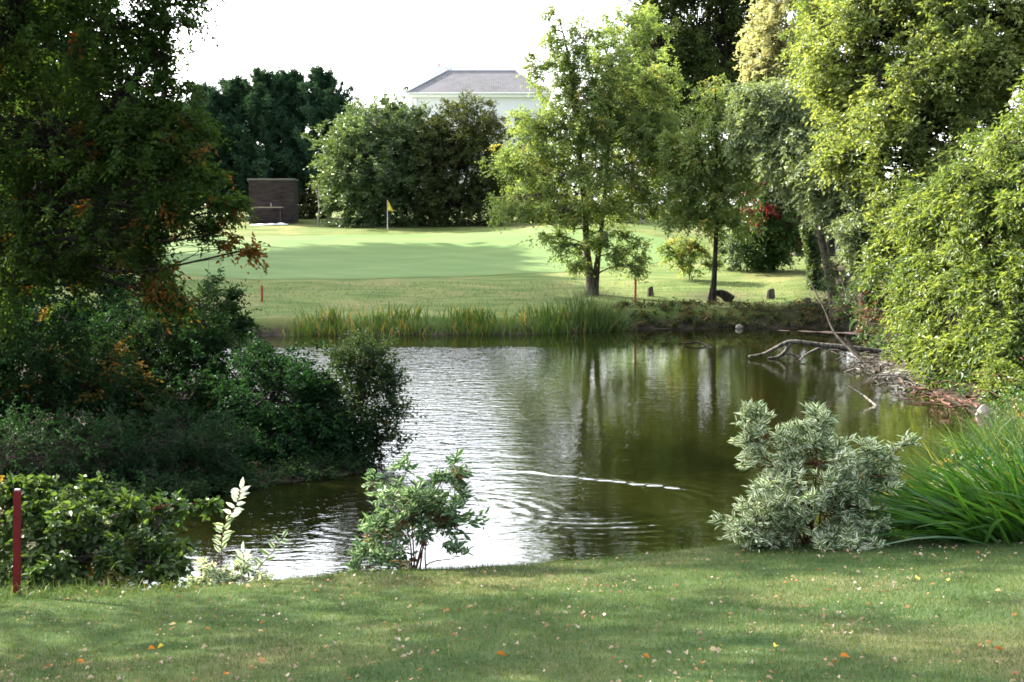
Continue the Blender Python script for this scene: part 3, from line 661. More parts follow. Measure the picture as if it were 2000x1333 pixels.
# ---- left side
plant('autumn_tree', 'big dark tree at upper left with orange autumn tints, branches drooping over the pond', 'tree', (-9.2, 24.5),
      [(60, 60, 24.5, 170, 150, 2), (210, 60, 24, 120, 90, 1.2), (310, 50, 23.5, 70, 60, .8), (340, 110, 23.5, 55, 34, .6), (90, 260, 24, 180, 130, 1.6), (250, 190, 23.5, 110, 80, 1), (330, 190, 23.2, 55, 40, .6, .15), (370, 240, 23.2, 55, 38, .6, .2), (250, 300, 23, 110, 80, 1, .05),
       (380, 290, 23, 55, 32, .5, .12), (350, 350, 23, 80, 45, .7, .06), (415, 360, 22.8, 45, 26, .4, .1), (300, 400, 23, 110, 50, .8, .06), (415, 415, 22.8, 55, 26, .4, .15), (420, 460, 22.6, 45, 24, .35, .3), (465, 492, 22.5, 34, 14, .25, .7), (120, 420, 23.5, 160, 110, 1.4, .03),
       (230, 480, 23, 80, 50, .7, .06), (305, 520, 22.8, 50, 40, .5, .5), (60, 540, 23.5, 140, 100, 1.3, .04), (310, 580, 22.8, 45, 35, .5, .25), (-80, 250, 25, 180, 330, 2.5), (270, -40, 24, 110, 50, 1), (60, -250, 24.5, 260, 220, 2.4), (-200, -100, 24.5, 220, 240, 2.4), (200, -200, 24.3, 200, 160, 2), (0, -520, 24.5, 260, 160, 2.2)],
      2300, 'leaf_autumn', (.085, .045), 5, 9, .34, 'bark_dark', r0=.32, seed=20, hue=.01, up=.05, droop=.45, leafdroop=.4, lo=.15, limb=.11,
      stems=[[(-180, 900, 24.5), (-120, 600, 24.5), (-60, 350, 24.5), (0, 100, 24.5), (60, -60, 24.5)], [(-180, 900, 24.6), (-40, 520, 24), (120, 340, 24), (230, 200, 23.6), (330, 60, 23.6)]])
plant('dark_tree', 'dark tree at the left edge filling the gaps behind the autumn tree', 'tree', (-14.5, 35),
      [(40, 100, 34, 160, 200, 2.5), (130, 330, 34, 130, 160, 2), (0, 450, 34, 150, 150, 2), (200, 470, 34, 90, 90, 1.6), (-120, 300, 35, 150, 300, 3), (180, 180, 34.5, 70, 120, 1.5)],
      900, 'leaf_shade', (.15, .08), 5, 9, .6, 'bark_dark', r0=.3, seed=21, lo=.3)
GU = 'shrubs on the left bank of the pond'
plant('bank_shrub', 'dense dark green shrub overhanging the water, left of the wispy shrub', 'shrub', (-4.6, 25),
      [(560, 790, 24, 110, 95, 1.2), (460, 755, 25, 85, 75, 1.2), (505, 705, 25, 45, 36, .7), (620, 850, 23.5, 85, 65, .9), (500, 870, 23.5, 110, 60, 1), (640, 785, 24.5, 60, 55, .8)],
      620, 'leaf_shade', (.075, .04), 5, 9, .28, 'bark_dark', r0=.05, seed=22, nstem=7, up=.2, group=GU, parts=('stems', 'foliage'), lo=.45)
plant('wispy_shrub', 'wispy small-leaved shrub reaching up over the bright water', 'shrub', (-2.9, 24),
      [(700, 800, 24, 70, 100, .8), (730, 720, 24, 48, 60, .5), (690, 705, 24, 45, 30, .5), (760, 780, 24, 28, 45, .35), (740, 860, 23.6, 45, 50, .5), (690, 900, 23.3, 40, 30, .4), (655, 700, 24.2, 22, 24, .3)],
      300, 'leaf_wispy', (.065, .035), 4, 7, .27, 'bark_dark', r0=.022, seed=23, nstem=14, up=.8, droop=.05, group=GU, parts=('stems', 'foliage'), twigs=.0025, lo=.2, hue=.02, clus=2)
plant('bank_shrub', 'bushy shrub with mixed green leaves below the orange autumn branches', 'shrub', (-7, 27),
      [(330, 640, 27, 100, 70, 1.2), (250, 700, 26.5, 120, 90, 1.3), (390, 700, 27, 80, 80, 1.1), (350, 800, 25.5, 130, 90, 1.3), (430, 620, 28, 40, 50, .6), (480, 635, 28.5, 22, 30, .4)],
      560, 'leaf_shade', (.08, .045), 5, 8, .32, 'bark_dark', r0=.05, seed=24, nstem=8, up=.2, hue=.02, group=GU, parts=('stems', 'foliage'), lo=.4)
plant('bank_shrub', 'brown-tinged shrub at the left edge below the autumn tree', 'shrub', (-8.5, 25),
      [(90, 700, 24.5, 130, 90, 1.3, .08), (200, 760, 24, 110, 80, 1.2, .12), (60, 820, 23.5, 130, 90, 1.2, .04), (-40, 760, 24, 100, 140, 1.3)],
      480, 'leaf_shade', (.085, .05), 5, 8, .34, 'bark_dark', r0=.05, seed=25, nstem=8, up=.2, group=GU, parts=('stems', 'foliage'), lo=.4)
plant('bank_shrub', 'twiggy dark undergrowth in deep shade above the dark water', 'shrub', (-5.9, 22),
      [(250, 880, 21.5, 130, 70, .9), (380, 870, 21.8, 110, 70, .9), (130, 890, 21, 120, 70, .9), (330, 930, 21, 90, 40, .7), (20, 900, 21, 90, 80, .9)],
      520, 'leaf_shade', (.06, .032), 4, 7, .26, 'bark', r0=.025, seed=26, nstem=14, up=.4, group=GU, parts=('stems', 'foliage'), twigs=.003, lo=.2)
plant('bank_shrub', 'low dark trailing growth along the muddy edge of the left bank', 'shrub', (-3.6, 22.3),
      [(480, 935, 21.7, 70, 16, .4), (590, 930, 22.3, 60, 14, .4), (660, 925, 22.8, 40, 12, .3), (330, 960, 20.5, 80, 18, .5), (200, 965, 20, 90, 20, .6), (420, 960, 21, 50, 12, .4)], 260, 'leaf_wispy', (.06, .035), 4, 6, .22, 'bark', r0=.02, seed=50, nstem=8, up=.2, group=GU, parts=('stems', 'foliage'), lo=.1, clus=1.5)
plant('sapling', 'thin upright sapling with sparse leaves in front of the putting green', 'sapling', (-5.6, 27.5),
      [(405, 545, 27.5, 18, 40, .25), (400, 600, 27.5, 25, 35, .3), (425, 560, 27.6, 8, 30, .15)], 26, 'leaf_wispy', (.09, .045), 2, 5, .22, 'bark_dark',
      stems=[[(400, 760, 27.5), (402, 640, 27.5), (408, 500, 27.5)], [(402, 720, 27.5), (420, 620, 27.5), (430, 520, 27.6)]], r0=.012, seed=27, up=.6, droop=0, group=GU, parts=('stem', 'leaves'))

plant('bank_shrub', 'shrub far back on the left bank, just under the lowest branches of the autumn tree', 'shrub', (-10.5, 31),
      [(110, 640, 30.5, 130, 50, 1.3), (20, 620, 31, 90, 60, 1.3), (220, 620, 31, 70, 40, 1)], 330, 'leaf_shade', (.09, .05), 5, 8, .34, 'bark_dark', r0=.04, seed=61, nstem=6, group=GU, parts=('stems', 'foliage'), lo=.3)
plant('small_bush', 'small dark bush in the gap between the shed and the pale laurel', 'bush', at(606, 97), [(600, 395, 97, 24, 32, .8), (625, 400, 97, 24, 28, .8), (585, 410, 97, 16, 20, .6)],
      110, 'leaf_olive', (.16, .08), 5, 8, .4, 'bark_dark', r0=.03, seed=62, nstem=3, parts=('stems', 'foliage'))
# near left brambles
plant('bramble_bush', 'low bright green bramble bush beside the tall red stake', 'bush', (-4.6, 15.4),
      [(60, 1010, 15.6, 90, 55, .5), (75, 955, 15.7, 45, 22, .2), (165, 950, 15.7, 26, 18, .15), (10, 960, 15.7, 30, 30, .2), (215, 985, 15.5, 30, 22, .15), (150, 1030, 15.5, 90, 60, .5), (240, 1050, 15.3, 80, 55, .45), (310, 1100, 15, 60, 45, .35), (130, 1100, 15, 110, 40, .4), (-40, 1040, 15.6, 90, 80, .6), (330, 1000, 15.6, 45, 24, .25), (265, 1000, 15.6, 40, 30, .25)],
      330, 'leaf_bramble', (.085, .058), 3, 6, .17, 'bark', r0=.008, seed=28, nstem=10, clus=2.2, spread=1.1, six=True, up=.25, parts=('stems', 'leaves'), twigs=.002, lo=.35, hue=.01, zmin=.03)
plant('bramble_shoot', 'arching bramble shoot reaching right over the dark water', 'shoot', (-3.9, 15.3),
      [(345, 990, 15.4, 20, 10, .12), (385, 980, 15.4, 22, 8, .1), (410, 982, 15.4, 14, 7, .08)], 12, 'leaf_bramble', (.085, .055), 2, 5, .13, 'bark_red',
      stems=[[(255, 1080, 15.3), (290, 1010, 15.4), (345, 985, 15.4), (420, 985, 15.4)]], r0=.008, seed=29, six=True, parts=('stem', 'leaves'), limb=.3)

# variegated dogwoods
GV = 'white-variegated dogwood shrubs on the near bank'
b = (P(1590, 1095, 15.3)[0], 15.35)
plant('dogwood', 'largest white-variegated dogwood shrub, dense and rounded, beside the iris clump', 'shrub', b,
      [(1590, 980, 15.3, 100, 85, .55), (1520, 930, 15.4, 62, 70, .4), (1600, 900, 15.4, 70, 50, .4), (1490, 1010, 15.2, 62, 50, .4), (1660, 970, 15.4, 55, 70, .4), (1590, 1055, 15.1, 110, 45, .45), (1490, 845, 15.4, 30, 40, .2), (1478, 812, 15.4, 14, 26, .08), (1592, 830, 15.4, 12, 34, .08), (1540, 855, 15.4, 14, 26, .08), (1640, 880, 15.4, 14, 24, .08), (1592, 850, 15.4, 22, 40, .12), (1590, 815, 15.4, 12, 16, .06),
       (1445, 1020, 15.2, 40, 22, .2), (1720, 930, 15.5, 35, 40, .25), (1750, 885, 15.5, 26, 22, .14), (1700, 890, 15.5, 20, 18, .1), (1690, 1000, 15.4, 35, 45, .25)],
      300, 'leaf_varieg', (.105, .04), 4, 5, .15, 'bark_red', r0=.016, seed=31, nstem=12, six=True, up=.4, upright=.3, clus=3, group=GV, parts=('stems', 'leaves'), twigs=.0022, lo=.35, hue=.01, flat=.5, leafdroop=.1, zmin=.04)
b = (P(812, 1125, 14.8)[0], 14.78)
plant('dogwood', 'airy white-variegated dogwood shrub standing alone against the bright water', 'shrub', b,
      [(810, 990, 15, 60, 45, .3), (750, 1030, 15, 60, 40, .3), (870, 1010, 15, 50, 45, .3), (810, 1040, 15, 75, 35, .35), (730, 1070, 14.9, 36, 24, .18), (890, 960, 15, 28, 28, .15), (790, 910, 15.1, 8, 14, .05), (880, 915, 15.1, 16, 16, .08), (860, 945, 15.1, 20, 18, .1), (770, 960, 15.1, 26, 18, .12), (905, 940, 15.1, 12, 16, .08), (815, 970, 15, 70, 30, .3), (800, 1010, 15, 95, 55, .4), (735, 965, 15.1, 16, 35, .1), (790, 1090, 14.9, 50, 22, .2), (700, 1110, 14.8, 12, 12, .06), (890, 1090, 14.9, 12, 25, .08), (905, 1010, 15, 22, 35, .1)],
      105, 'leaf_varieg_dark', (.10, .043), 3, 5, .15, 'bark_red', r0=.013, seed=32, nstem=9, six=True, up=.4, upright=.25, clus=2, group=GV, parts=('stems', 'leaves'), twigs=.002, lo=.15, hue=.04, leafdroop=.2, zmin=.04)
def sprig(label, base_px, lines, leafs, seed):
    r = np.random.default_rng(seed); b = np.array([P(base_px[0], 600, base_px[1])[0], base_px[1], 0]); b[2] = gz(b[0], b[1])
    root = empty('dogwood_sprig', b, label, 'shrub shoot', GV); W = Acc(); A = Acc(); A2 = Acc()
    for ln_, cream in lines:
        ln = smooth_path([P(*p) for p in ln_], 6); ln[0, 2] = min(ln[0, 2], gz(ln[0, 0], ln[0, 1])) - .03
        V, T = tubes(ln[None], np.linspace(.006, .002, len(ln))[None], 5); W.add(V, T)
        n = leafs; t = np.linspace(.25, 1, n) * (len(ln) - 1); pos = np.stack([np.interp(t, np.arange(len(ln)), ln[:, k]) for k in range(3)], -1)
        tw = nrm(np.stack([np.gradient(pos[:, k]) for k in range(3)], -1)); sgn = np.where(np.arange(n) % 2, 1, -1)[:, None]
        d = tw * .6 + np.array([1., 0, 0]) * sgn * .9 + r.normal(0, .35, (n, 3)); d[-1] = tw[-1]
        nn = np.array([0, -.8, .5]) + r.normal(0, .35, (n, 3))
        tn = np.arange(n) / n; isc = (tn > cream)
        for msk, acc in ((~isc, A), (isc, A2)):
            if msk.any():
                V, T, uv, ti, hu = leaf_mesh(pos[msk], d[msk], nn[msk], r.uniform(.085, .125, msk.sum()), r.uniform(.042, .06, msk.sum()), r.uniform(0, 1, msk.sum()), np.zeros(msk.sum()), True); acc.add(V, T, uv, tint=ti, hue=hu)
    W.build('stem', M['bark_red'], root, b, True); A.build('leaves', M['leaf_varieg'], root, b)
    if A2.n: A2.build('cream_leaves', M['leaf_cream'], root, b)
sprig('tall dogwood shoot whose topmost leaves are pure white against the dark water', (432, 14.35), [([(432, 1150, 14.35), (432, 1080, 14.4), (438, 1030, 14.4), (462, 985, 14.4), (470, 955, 14.4)], .42)], 24, 1)
sprig('leaning dogwood shoot with round green and white leaves, right of the white-tipped shoot', (490, 14.35), [([(470, 1150, 14.35), (505, 1110, 14.4), (535, 1075, 14.4), (552, 1050, 14.4)], 2.), ([(478, 1150, 14.35), (476, 1110, 14.4), (475, 1080, 14.4)], .6)], 11, 2)
b = (P(470, 1145, 14.4)[0], 14.3)
plant('dogwood', 'low straggling patch of variegated dogwood leaves at the lawn edge below the two shoots', 'shrub', b,
      [(420, 1140, 14.3, 45, 14, .2), (490, 1138, 14.35, 50, 12, .2), (390, 1125, 14.4, 25, 22, .15), (445, 1112, 14.4, 30, 16, .15)], 60, 'leaf_varieg', (.07, .03), 3, 5, .11, 'bark_red', r0=.008, seed=33, nstem=6, six=True, up=.4, group=GV, parts=('stems', 'leaves'), twigs=.002, lo=.1, hue=.03, zmin=.02)

# iris clump
def blade_clump(name, label, cat, base, n, L, W, lean, spreadx, spready, mat, seg=6, bend=.35, hue=.1, seed=0, jitter=.35, group=None, part=None):
    r = np.random.default_rng(seed); b = np.array([base[0], base[1], gz(*base)])
    x = b[0] + r.normal(0, spreadx, n); y = b[1] + r.normal(0, spready, n); Pt = np.stack([x, y, ground(x, y) - .03], -1)
    D = nrm(np.array(lean)[None] + r.normal(0, jitter, (n, 3)) * np.array([1, 1, .5]) + np.stack([(x - b[0]) / spreadx * .12, (y - b[1]) / spready * .1, 0 * x], -1)); D[:, 2] = np.abs(D[:, 2]) + .12
    V, T, ti, hu = strips(Pt, D, np.cross(D, r.normal(0, 1, (n, 3))), L * r.uniform(.55, 1.15, n), W * r.uniform(.7, 1.2, n), bend * r.uniform(.3, 1.4, n), seg, r.uniform(0, 1, n), np.where(r.uniform(0, 1, n) < hue, r.uniform(.4, 1, n), 0))
    o = mesh(name, V, T, M[mat], None, {'tint': ('FACE', ti), 'hue': ('FACE', hu)}, None, True, b); return tag(o, label, cat, group)
blade_clump('iris_clump', 'big clump of long bright green sword leaves fanning to the left', 'plant', (P(1945, 1060, 15.4)[0], 15.45), 420, 1.22, .044, (-.72, -.12, .62), .28, .22, 'iris', bend=.34, seed=3, hue=.04, jitter=.26)
blade_clump('iris_clump', 'second sword-leaved clump cut by the right picture edge, more upright', 'plant', (P(2040, 1040, 15.6)[0], 15.7), 240, 1.3, .044, (-.45, -.1, .85), .3, .22, 'iris', bend=.3, seed=4, hue=.05, jitter=.26)
blade_clump('tall_grass_tuft', 'tuft of fine tall bluish grass on the right bank behind the sword-leaved clump', 'grass tuft', (P(2010, 900, 19.5)[0], 20.2), 700, .95, .018, (-.25, -.05, 1), .5, .9, 'grass', bend=.35, seed=5, jitter=.3)
blade_clump('tall_grass_tuft', 'small dark grass tuft between the largest dogwood and the sword leaves', 'grass tuft', (P(1715, 1080, 15)[0], 15.15), 160, .4, .009, (0, 0, 1), .12, .08, 'grass', bend=.4, seed=6, jitter=.4)
plant('magenta_plant', 'small plant with deep magenta leaves at the foot of the airy dogwood', 'plant', (P(825, 1118, 14.8)[0], 14.8), [(825, 1112, 14.8, 16, 9, .06)], 6, 'magenta', (.06, .032), 2, 3, .07, 'bark_red', r0=.005, seed=70, six=True, nstem=3, parts=('stems', 'leaves'), zmin=.02)

# ---- reeds and bank growth (uncountable)
n = 2300; px = rng.uniform(560, 1225, n); dens = .25 + .7 * np.sin(px * .021 + 1) ** 2
px = px[rng.uniform(0, 1, n) < dens]; n = len(px); x = (px - 1000) / F * 50.6
y = np.interp(x, [-8, -6, 0, 2, 4.2], [49.6, 50.3, 50.5, 51.3, 52.8]) + rng.uniform(-.35, .7, n)
Pt = np.stack([x, y, np.maximum(ground(x, y), -.05) - .02], -1)
D = np.array([0, 0, 1.]) + rng.normal(0, .2, (n, 3)) * [1, 1, .2]
hp = np.sin(px * .05) * .5 + .5
V, T, ti, hu = strips(Pt, D, rng.normal(0, 1, (n, 3)) * [1, .3, 0], rng.uniform(.34, .72, n), rng.uniform(.028, .05, n), rng.uniform(.02, .35, n), 4, rng.uniform(0, 1, n), np.where(rng.uniform(0, 1, n) < .06 + .14 * hp * (px < 950), rng.uniform(.4, 1, n), 0))
tag(mesh('reed_bed', V, T, M['reed'], None, {'tint': ('FACE', ti), 'hue': ('FACE', hu)}, smooth=True), 'green and yellow reeds along the foot of the far bank', 'reeds', kind='stuff')
t = P(1170, 620, 52)
blade_clump('reed_tuft', 'rounded tuft of fine green rushes at the right end of the reed bed', 'reeds', (P(1165, 630, 52)[0], 52.2), 520, 1.15, .022, (.05, -.1, 1), .5, .35, 'grass', bend=.3, seed=8, jitter=.28)
# weeds on the dark right bank
n = 260; x = rng.uniform(3.6, 11.5, n); y = rng.uniform(52.6, 54.6, n); k = (pond_sd(x, y) > .1); x, y = x[k], y[k]; n = len(x)
C = np.stack([x, y, ground(x, y) + .1], -1); V, T, uv, ti, hu = sprays(C, np.tile([0, -.3, .8], (n, 1)), rng.uniform(.15, .4, n), 5, 6, .10, .05, rng.uniform(0, 1, n), np.where(rng.uniform(0, 1, n) < .25, .7, 0), six=False)
A = Acc(); A.add(V, T, uv, tint=ti, hue=hu); tag(A.build('bank_weeds', M['leaf_olive']), 'low weeds and ivy covering the dark bank under the lawn trees', 'weeds', kind='stuff')

n = 1500; x = rng.uniform(5.5, 14, n); y = rng.uniform(18.5, 35, n); k = (pond_sd(x, y) > .25) & (pond_sd(x, y) < 4.5); x, y = x[k], y[k]; n = len(x)
C = np.stack([x, y, ground(x, y) + .1], -1); V, T, uv, ti, hu = sprays(C, np.tile([-.2, -.2, .8], (n, 1)), rng.uniform(.15, .45, n), 5, 7, .085, .045, rng.uniform(0, 1, n), np.where(rng.uniform(0, 1, n) < .12, .7, 0))
A = Acc(); A.add(V, T, uv, tint=ti, hue=hu); tag(A.build('bank_weeds', M['leaf_bramble']), 'low leafy weeds on the right bank behind the sword-leaved clumps', 'weeds', kind='stuff')
# ---- lawn grass, near (uncountable blades)
n = 330000; y = 7.6 + (16.4 - 7.6) * rng.uniform(0, 1, n) ** .85; x = rng.uniform(-1, 1, n) * (y / 3 + 1.2)
tc = rng.integers(0, n, 1500); ti_ = np.repeat(tc, 14); tuft = np.concatenate([np.zeros(n), np.ones(len(ti_))]); x = np.concatenate([x, x[ti_] + rng.normal(0, .025, len(ti_))]); y = np.concatenate([y, y[ti_] + rng.normal(0, .02, len(ti_))])
k = pond_sd(x, y) > .12; x, y, tuft = x[k], y[k], tuft[k]; n = len(x)
edge = np.exp(-(pond_sd(x, y) / .45)) ; patch = np.sin(x * 2.1 + np.sin(y * 1.7) * 2) * np.sin(y * 2.3 + x * .6)
Pt = np.stack([x, y, ground(x, y) - .004], -1); D = np.array([0, 0, 1.]) + rng.normal(0, .45, (n, 3)) * [1, 1, .2]
hg = rng.uniform(.016, .044, n) * (1 + tuft * .6) * (1 + 2.2 * edge * rng.uniform(0, 1, n) ** 2)
V, T, ti, hu = strips(Pt, D, rng.normal(0, 1, (n, 3)) * [1, 1, 0], hg, rng.uniform(.004, .008, n), np.zeros(n), 1, np.clip(rng.uniform(0, 1, n) * .8 + patch * .2, 0, 1), np.where(rng.uniform(0, 1, n) < .14 + .10 * patch + .25 * edge, rng.uniform(.3, .9, n), 0))
tag(mesh('lawn_grass', V, T, M['grass'], None, {'tint': ('FACE', ti), 'hue': ('FACE', hu)}), 'short mown grass blades of the near lawn', 'grass', kind='stuff')
# rough grass at the left lawn edge
n = 3000; x = -6.5 + 3.6 * rng.uniform(0, 1, n) ** 1.5; y = 13.95 + rng.normal(0, .25, n) + (x + 5) * .08
Pt = np.stack([x, y, ground(x, y) - .01], -1); D = np.array([0, 0, 1.]) + rng.normal(0, .4, (n, 3)) * [1, 1, .2]
V, T, ti, hu = strips(Pt, D, rng.normal(0, 1, (n, 3)), rng.uniform(.06, .22, n), rng.uniform(.004, .008, n), rng.uniform(0, .6, n), 3, rng.uniform(0, .7, n), np.where(rng.uniform(0, 1, n) < .16, rng.uniform(.4, 1, n), 0))
tag(mesh('rough_grass', V, T, M['grass'], None, {'tint': ('FACE', ti), 'hue': ('FACE', hu)}, smooth=True), 'long rough grass in front of the bramble bush', 'grass', kind='stuff')
# short grass fringe on the far bank edge
n = 16000; x = rng.uniform(-14, 12, n); y = rng.uniform(50.8, 62, n); k = pond_sd(x, y) > .5; x, y = x[k], y[k]; n = len(x)
Pt = np.stack([x, y, ground(x, y) - .01], -1); D = np.array([0, 0, 1.]) + rng.normal(0, .4, (n, 3)) * [1, 1, .2]
V, T, ti, hu = strips(Pt, D, rng.normal(0, 1, (n, 3)), rng.uniform(.04, .13, n), rng.uniform(.012, .022, n), rng.uniform(0, .4, n), 2, rng.uniform(0, 1, n), np.where(rng.uniform(0, 1, n) < .4, rng.uniform(.3, 1, n), 0))
tag(mesh('bank_grass', V, T, M['grass'], None, {'tint': ('FACE', ti), 'hue': ('FACE', hu)}, smooth=True), 'tufty grass on the slope of the far bank', 'grass', kind='stuff')

# ---- fallen leaves
def flat_leaf(r, n, L):
    an = r.uniform(0, 6.28, n); D = np.stack([np.cos(an), np.sin(an), r.uniform(-.05, .15, n)], -1); N = np.array([0, 0, 1.]) + r.normal(0, .4, (n, 3))
    return leaf_mesh(np.zeros((n, 3)), D, N, L, L * r.uniform(.6, .9, n), r.uniform(0, 1, n), np.where(r.uniform(0, 1, n) < .3, .6, 0), True, .35, .25)
n = 1900; y = rng.uniform(8.2, 15, n); x = rng.uniform(-1, 1, n) * (y / 3 + .6) + .3; k = (pond_sd(x, y) > .5) & (rng.uniform(0, 1, n) < .35 + .65 * (np.sin(x * 1.7 + y) * np.sin(y * 2.1 - x * .8) > .1)); x, y = x[k], y[k]; n = len(x)
V, T, uv, ti, hu = flat_leaf(rng, n, .018 + .034 * rng.uniform(0, 1, n) ** 2.5); V = V.reshape(n, 6, 3) + np.stack([x, y, ground(x, y) + .03], -1)[:, None]
tag(mesh('leaf_litter', V.reshape(-1, 3), T, M['fallen'], None, {'tint': ('FACE', ti), 'hue': ('FACE', hu)}), 'tiny dry bits of leaf scattered all over the near lawn', 'leaf litter', kind='stuff')
singles = {'fallen_orange': [(1910, 1265), (1945, 1275), (1370, 1305), (445, 1325), (150, 1300), (290, 1275), (1255, 1290), (1640, 1290), (970, 1285), (1810, 1168)],
           'fallen_yellow': [(1512, 1272), (1787, 1134), (320, 1268), (1850, 1140)],
           'fallen_pale': [(1385, 1277), (1410, 1277), (1745, 1150), (1713, 1131), (1010, 1285), (770, 1150 + 105), (800, 1255), (95, 1312), (230, 1330), (1470, 1305), (870, 1160), (655, 1265), (505, 1240), (1180, 1210), (1650, 1210)]}
words = {'fallen_orange': 'curled orange-brown fallen leaf lying on the near lawn', 'fallen_yellow': 'yellow fallen leaf lying on the near lawn', 'fallen_pale': 'pale dry fallen leaf lying underside up on the near lawn'}
for kk, lst in singles.items():
    for px, py in lst:
        g = G(px, py, 6, 16)
        V, T, uv, ti, hu = flat_leaf(rng, 1, rng.uniform(.035, .065, 1)); o = mesh('fallen_leaf', V, T, M[kk], None, {'tint': ('FACE', ti), 'hue': ('FACE', hu)}); o.location = (g[0], g[1], gz(g[0], g[1]) + .025)
        tag(o, words[kk], 'fallen leaf', {'fallen_orange': 'orange fallen leaves on the lawn', 'fallen_yellow': 'yellow fallen leaves on the lawn', 'fallen_pale': 'pale fallen leaves on the lawn'}[kk])

# ------------------------------------------------------------------ built things
def box(x0, x1, y0, y1, z0, z1):
    V = np.array([(x, y, z) for z in (z0, z1) for y in (y0, y1) for x in (x0, x1)], float)
    Q = np.array([[0, 2, 3, 1], [4, 5, 7, 6], [0, 1, 5, 4], [2, 6, 7, 3], [0, 4, 6, 2], [1, 3, 7, 5]]); return V, Q
def bevel(o, wd=.01):
    m = o.modifiers.new('bevel', 'BEVEL'); m.width = wd; m.segments = 2; return o

# white villa
D = 150.; eL, eR = P(790, 181, D), P(1078, 181, D); ez = eL[2]; gzv = gz(-5, D)
wl, wr = P(803, 185, D)[0], P(1066, 185, D)[0]; dep = 11.
hb = np.array([(wl + wr) / 2, D + .6, gzv])
house = empty('white_villa', hb, 'large white villa with grey slate hipped roof showing above the bushes', 'house')
V, Q = box(wl, wr, D + .6, D + .6 + dep, gzv - .5, ez - .45); mesh('wall', V, Q, M['white_wall'], house, origin=hb)
V, Q = box(wl - .35, wr + .35, D + .25, D + .95 + dep, ez - .448, ez - .12); bevel(mesh('cornice', V, Q, M['white_trim'], house, origin=hb), .05)
V, Q = box(wl - .55, wr + .55, D + .05, D + 1.15 + dep, ez - .118, ez); bevel(mesh('gutter', V, Q, M['white_trim'], house, origin=hb), .04)
rz = P(1000, 138, D + 4)[2]; r0x, r1x = P(874, 134, D + 5)[0], P(1008, 134, D + 5)[0]
x0, x1, y0, y1 = wl - .5, wr + .5, D + .1, D + 1.1 + dep; ym0, ym1 = y0 + 4.2, y1 - 4.2
RV = np.array([(x0, y0, ez + .003), (x1, y0, ez + .003), (x1, y1, ez + .003), (x0, y1, ez + .003), (r0x, ym0, rz), (r1x, ym0, rz), (r1x, ym1, rz), (r0x, ym1, rz)])
RQ = np.array([[0, 1, 5, 4], [1, 2, 6, 5], [2, 3, 7, 6], [3, 0, 4, 7], [4, 5, 6, 7], [3, 2, 1, 0]])
uvv = np.stack([RV[:, 0], (RV[:, 2] - ez) * 2.2], -1)
rf = mesh('roof', RV, RQ, M['slate'], house, uv=uvv, origin=hb)
A = Acc()
for a_, b_ in ((4, 5), (0, 4), (1, 5), (5, 6), (4, 7), (7, 6)):
    V, T = tubes(np.array([[RV[a_], RV[b_]]]), np.full((1, 2), .13), 6); A.add(V, T)
lead = flat_mat('lead_ridge', (.42, .42, .46), .6); A.build('ridge', lead, rf, hb)
cx0, cx1 = P(838, 134, D + 7)[0], P(884, 134, D + 7)[0]; cz = P(850, 131, D + 7)[2]
V, Q = box(cx0, cx1, D + 6, D + 8.2, ez, cz); ch = mesh('chimney', V, Q, M['white_wall'], house, origin=hb)
V, T = tubes(np.array([[(P(857, 131, D + 7)[0], D + 7, cz - .02), (P(857, 131, D + 7)[0], D + 7, cz + .35)]]), np.array([[.17, .13]]), 8); mesh('chimney_pot', V, T, M['pot'], ch, origin=hb, smooth=True)
V, T = tubes(np.array([[(P(812, 150, D)[0], D + .5, gzv), (P(812, 150, D)[0], D + .5, ez - .5)]]), np.array([[.07, .07]]), 6); mesh('drainpipe', V, T, M['white_trim'], house, origin=hb)
for px in (852, 905, 960, 1015):
    for row in (0, 1):
        c = P(px, 222, D); zt = c[2] - row * 3.6
        V, Q = box(c[0] - .6, c[0] + .6, D + .52, D + .68, zt - 1.9, zt); f = mesh('window', V, Q, M['white_trim'], house, origin=hb)
        V, Q = box(c[0] - .5, c[0] + .5, D + .50, D + .6, zt - 1.8, zt - .1); mesh('pane', V, Q, M['glass'], f, origin=hb)
# low grey-roofed building further left
D2 = 135.; a0, a1 = P(640, 205, D2), P(800, 205, D2); zt = a0[2]; hb2 = np.array([(a0[0] + a1[0]) / 2, D2, gz(a0[0], D2)])
h2 = empty('low_building', hb2, 'lower building with plain grey roof between the cypress row and the villa', 'house')
V, Q = box(a0[0] + .3, a1[0] - .3, D2 + .3, D2 + 6.7, hb2[2] - .4, zt - 2.2); mesh('wall', V, Q, M['white_wall'], h2, origin=hb2)
RV = np.array([(a0[0], D2, zt - 2.3), (a1[0], D2, zt - 2.3), (a1[0], D2 + 7, zt - 2.3), (a0[0], D2 + 7, zt - 2.3), (a0[0], D2 + 3.5, zt), (a1[0], D2 + 3.5, zt)])
me = bpy.data.meshes.new('roof'); me.from_pydata([tuple(v - hb2) for v in RV], [], [(0, 1, 5, 4), (2, 3, 4, 5), (0, 4, 3), (1, 2, 5), (3, 2, 1, 0)]); me.materials.append(M['slate'])
uvl = me.uv_layers.new(name='UVMap')
for l_ in me.loops: v = RV[l_.vertex_index]; uvl.data[l_.index].uv = (v[0], (v[2] - zt) * 2)
o = bpy.data.objects.new('roof', me); col.objects.link(o); o.parent = h2

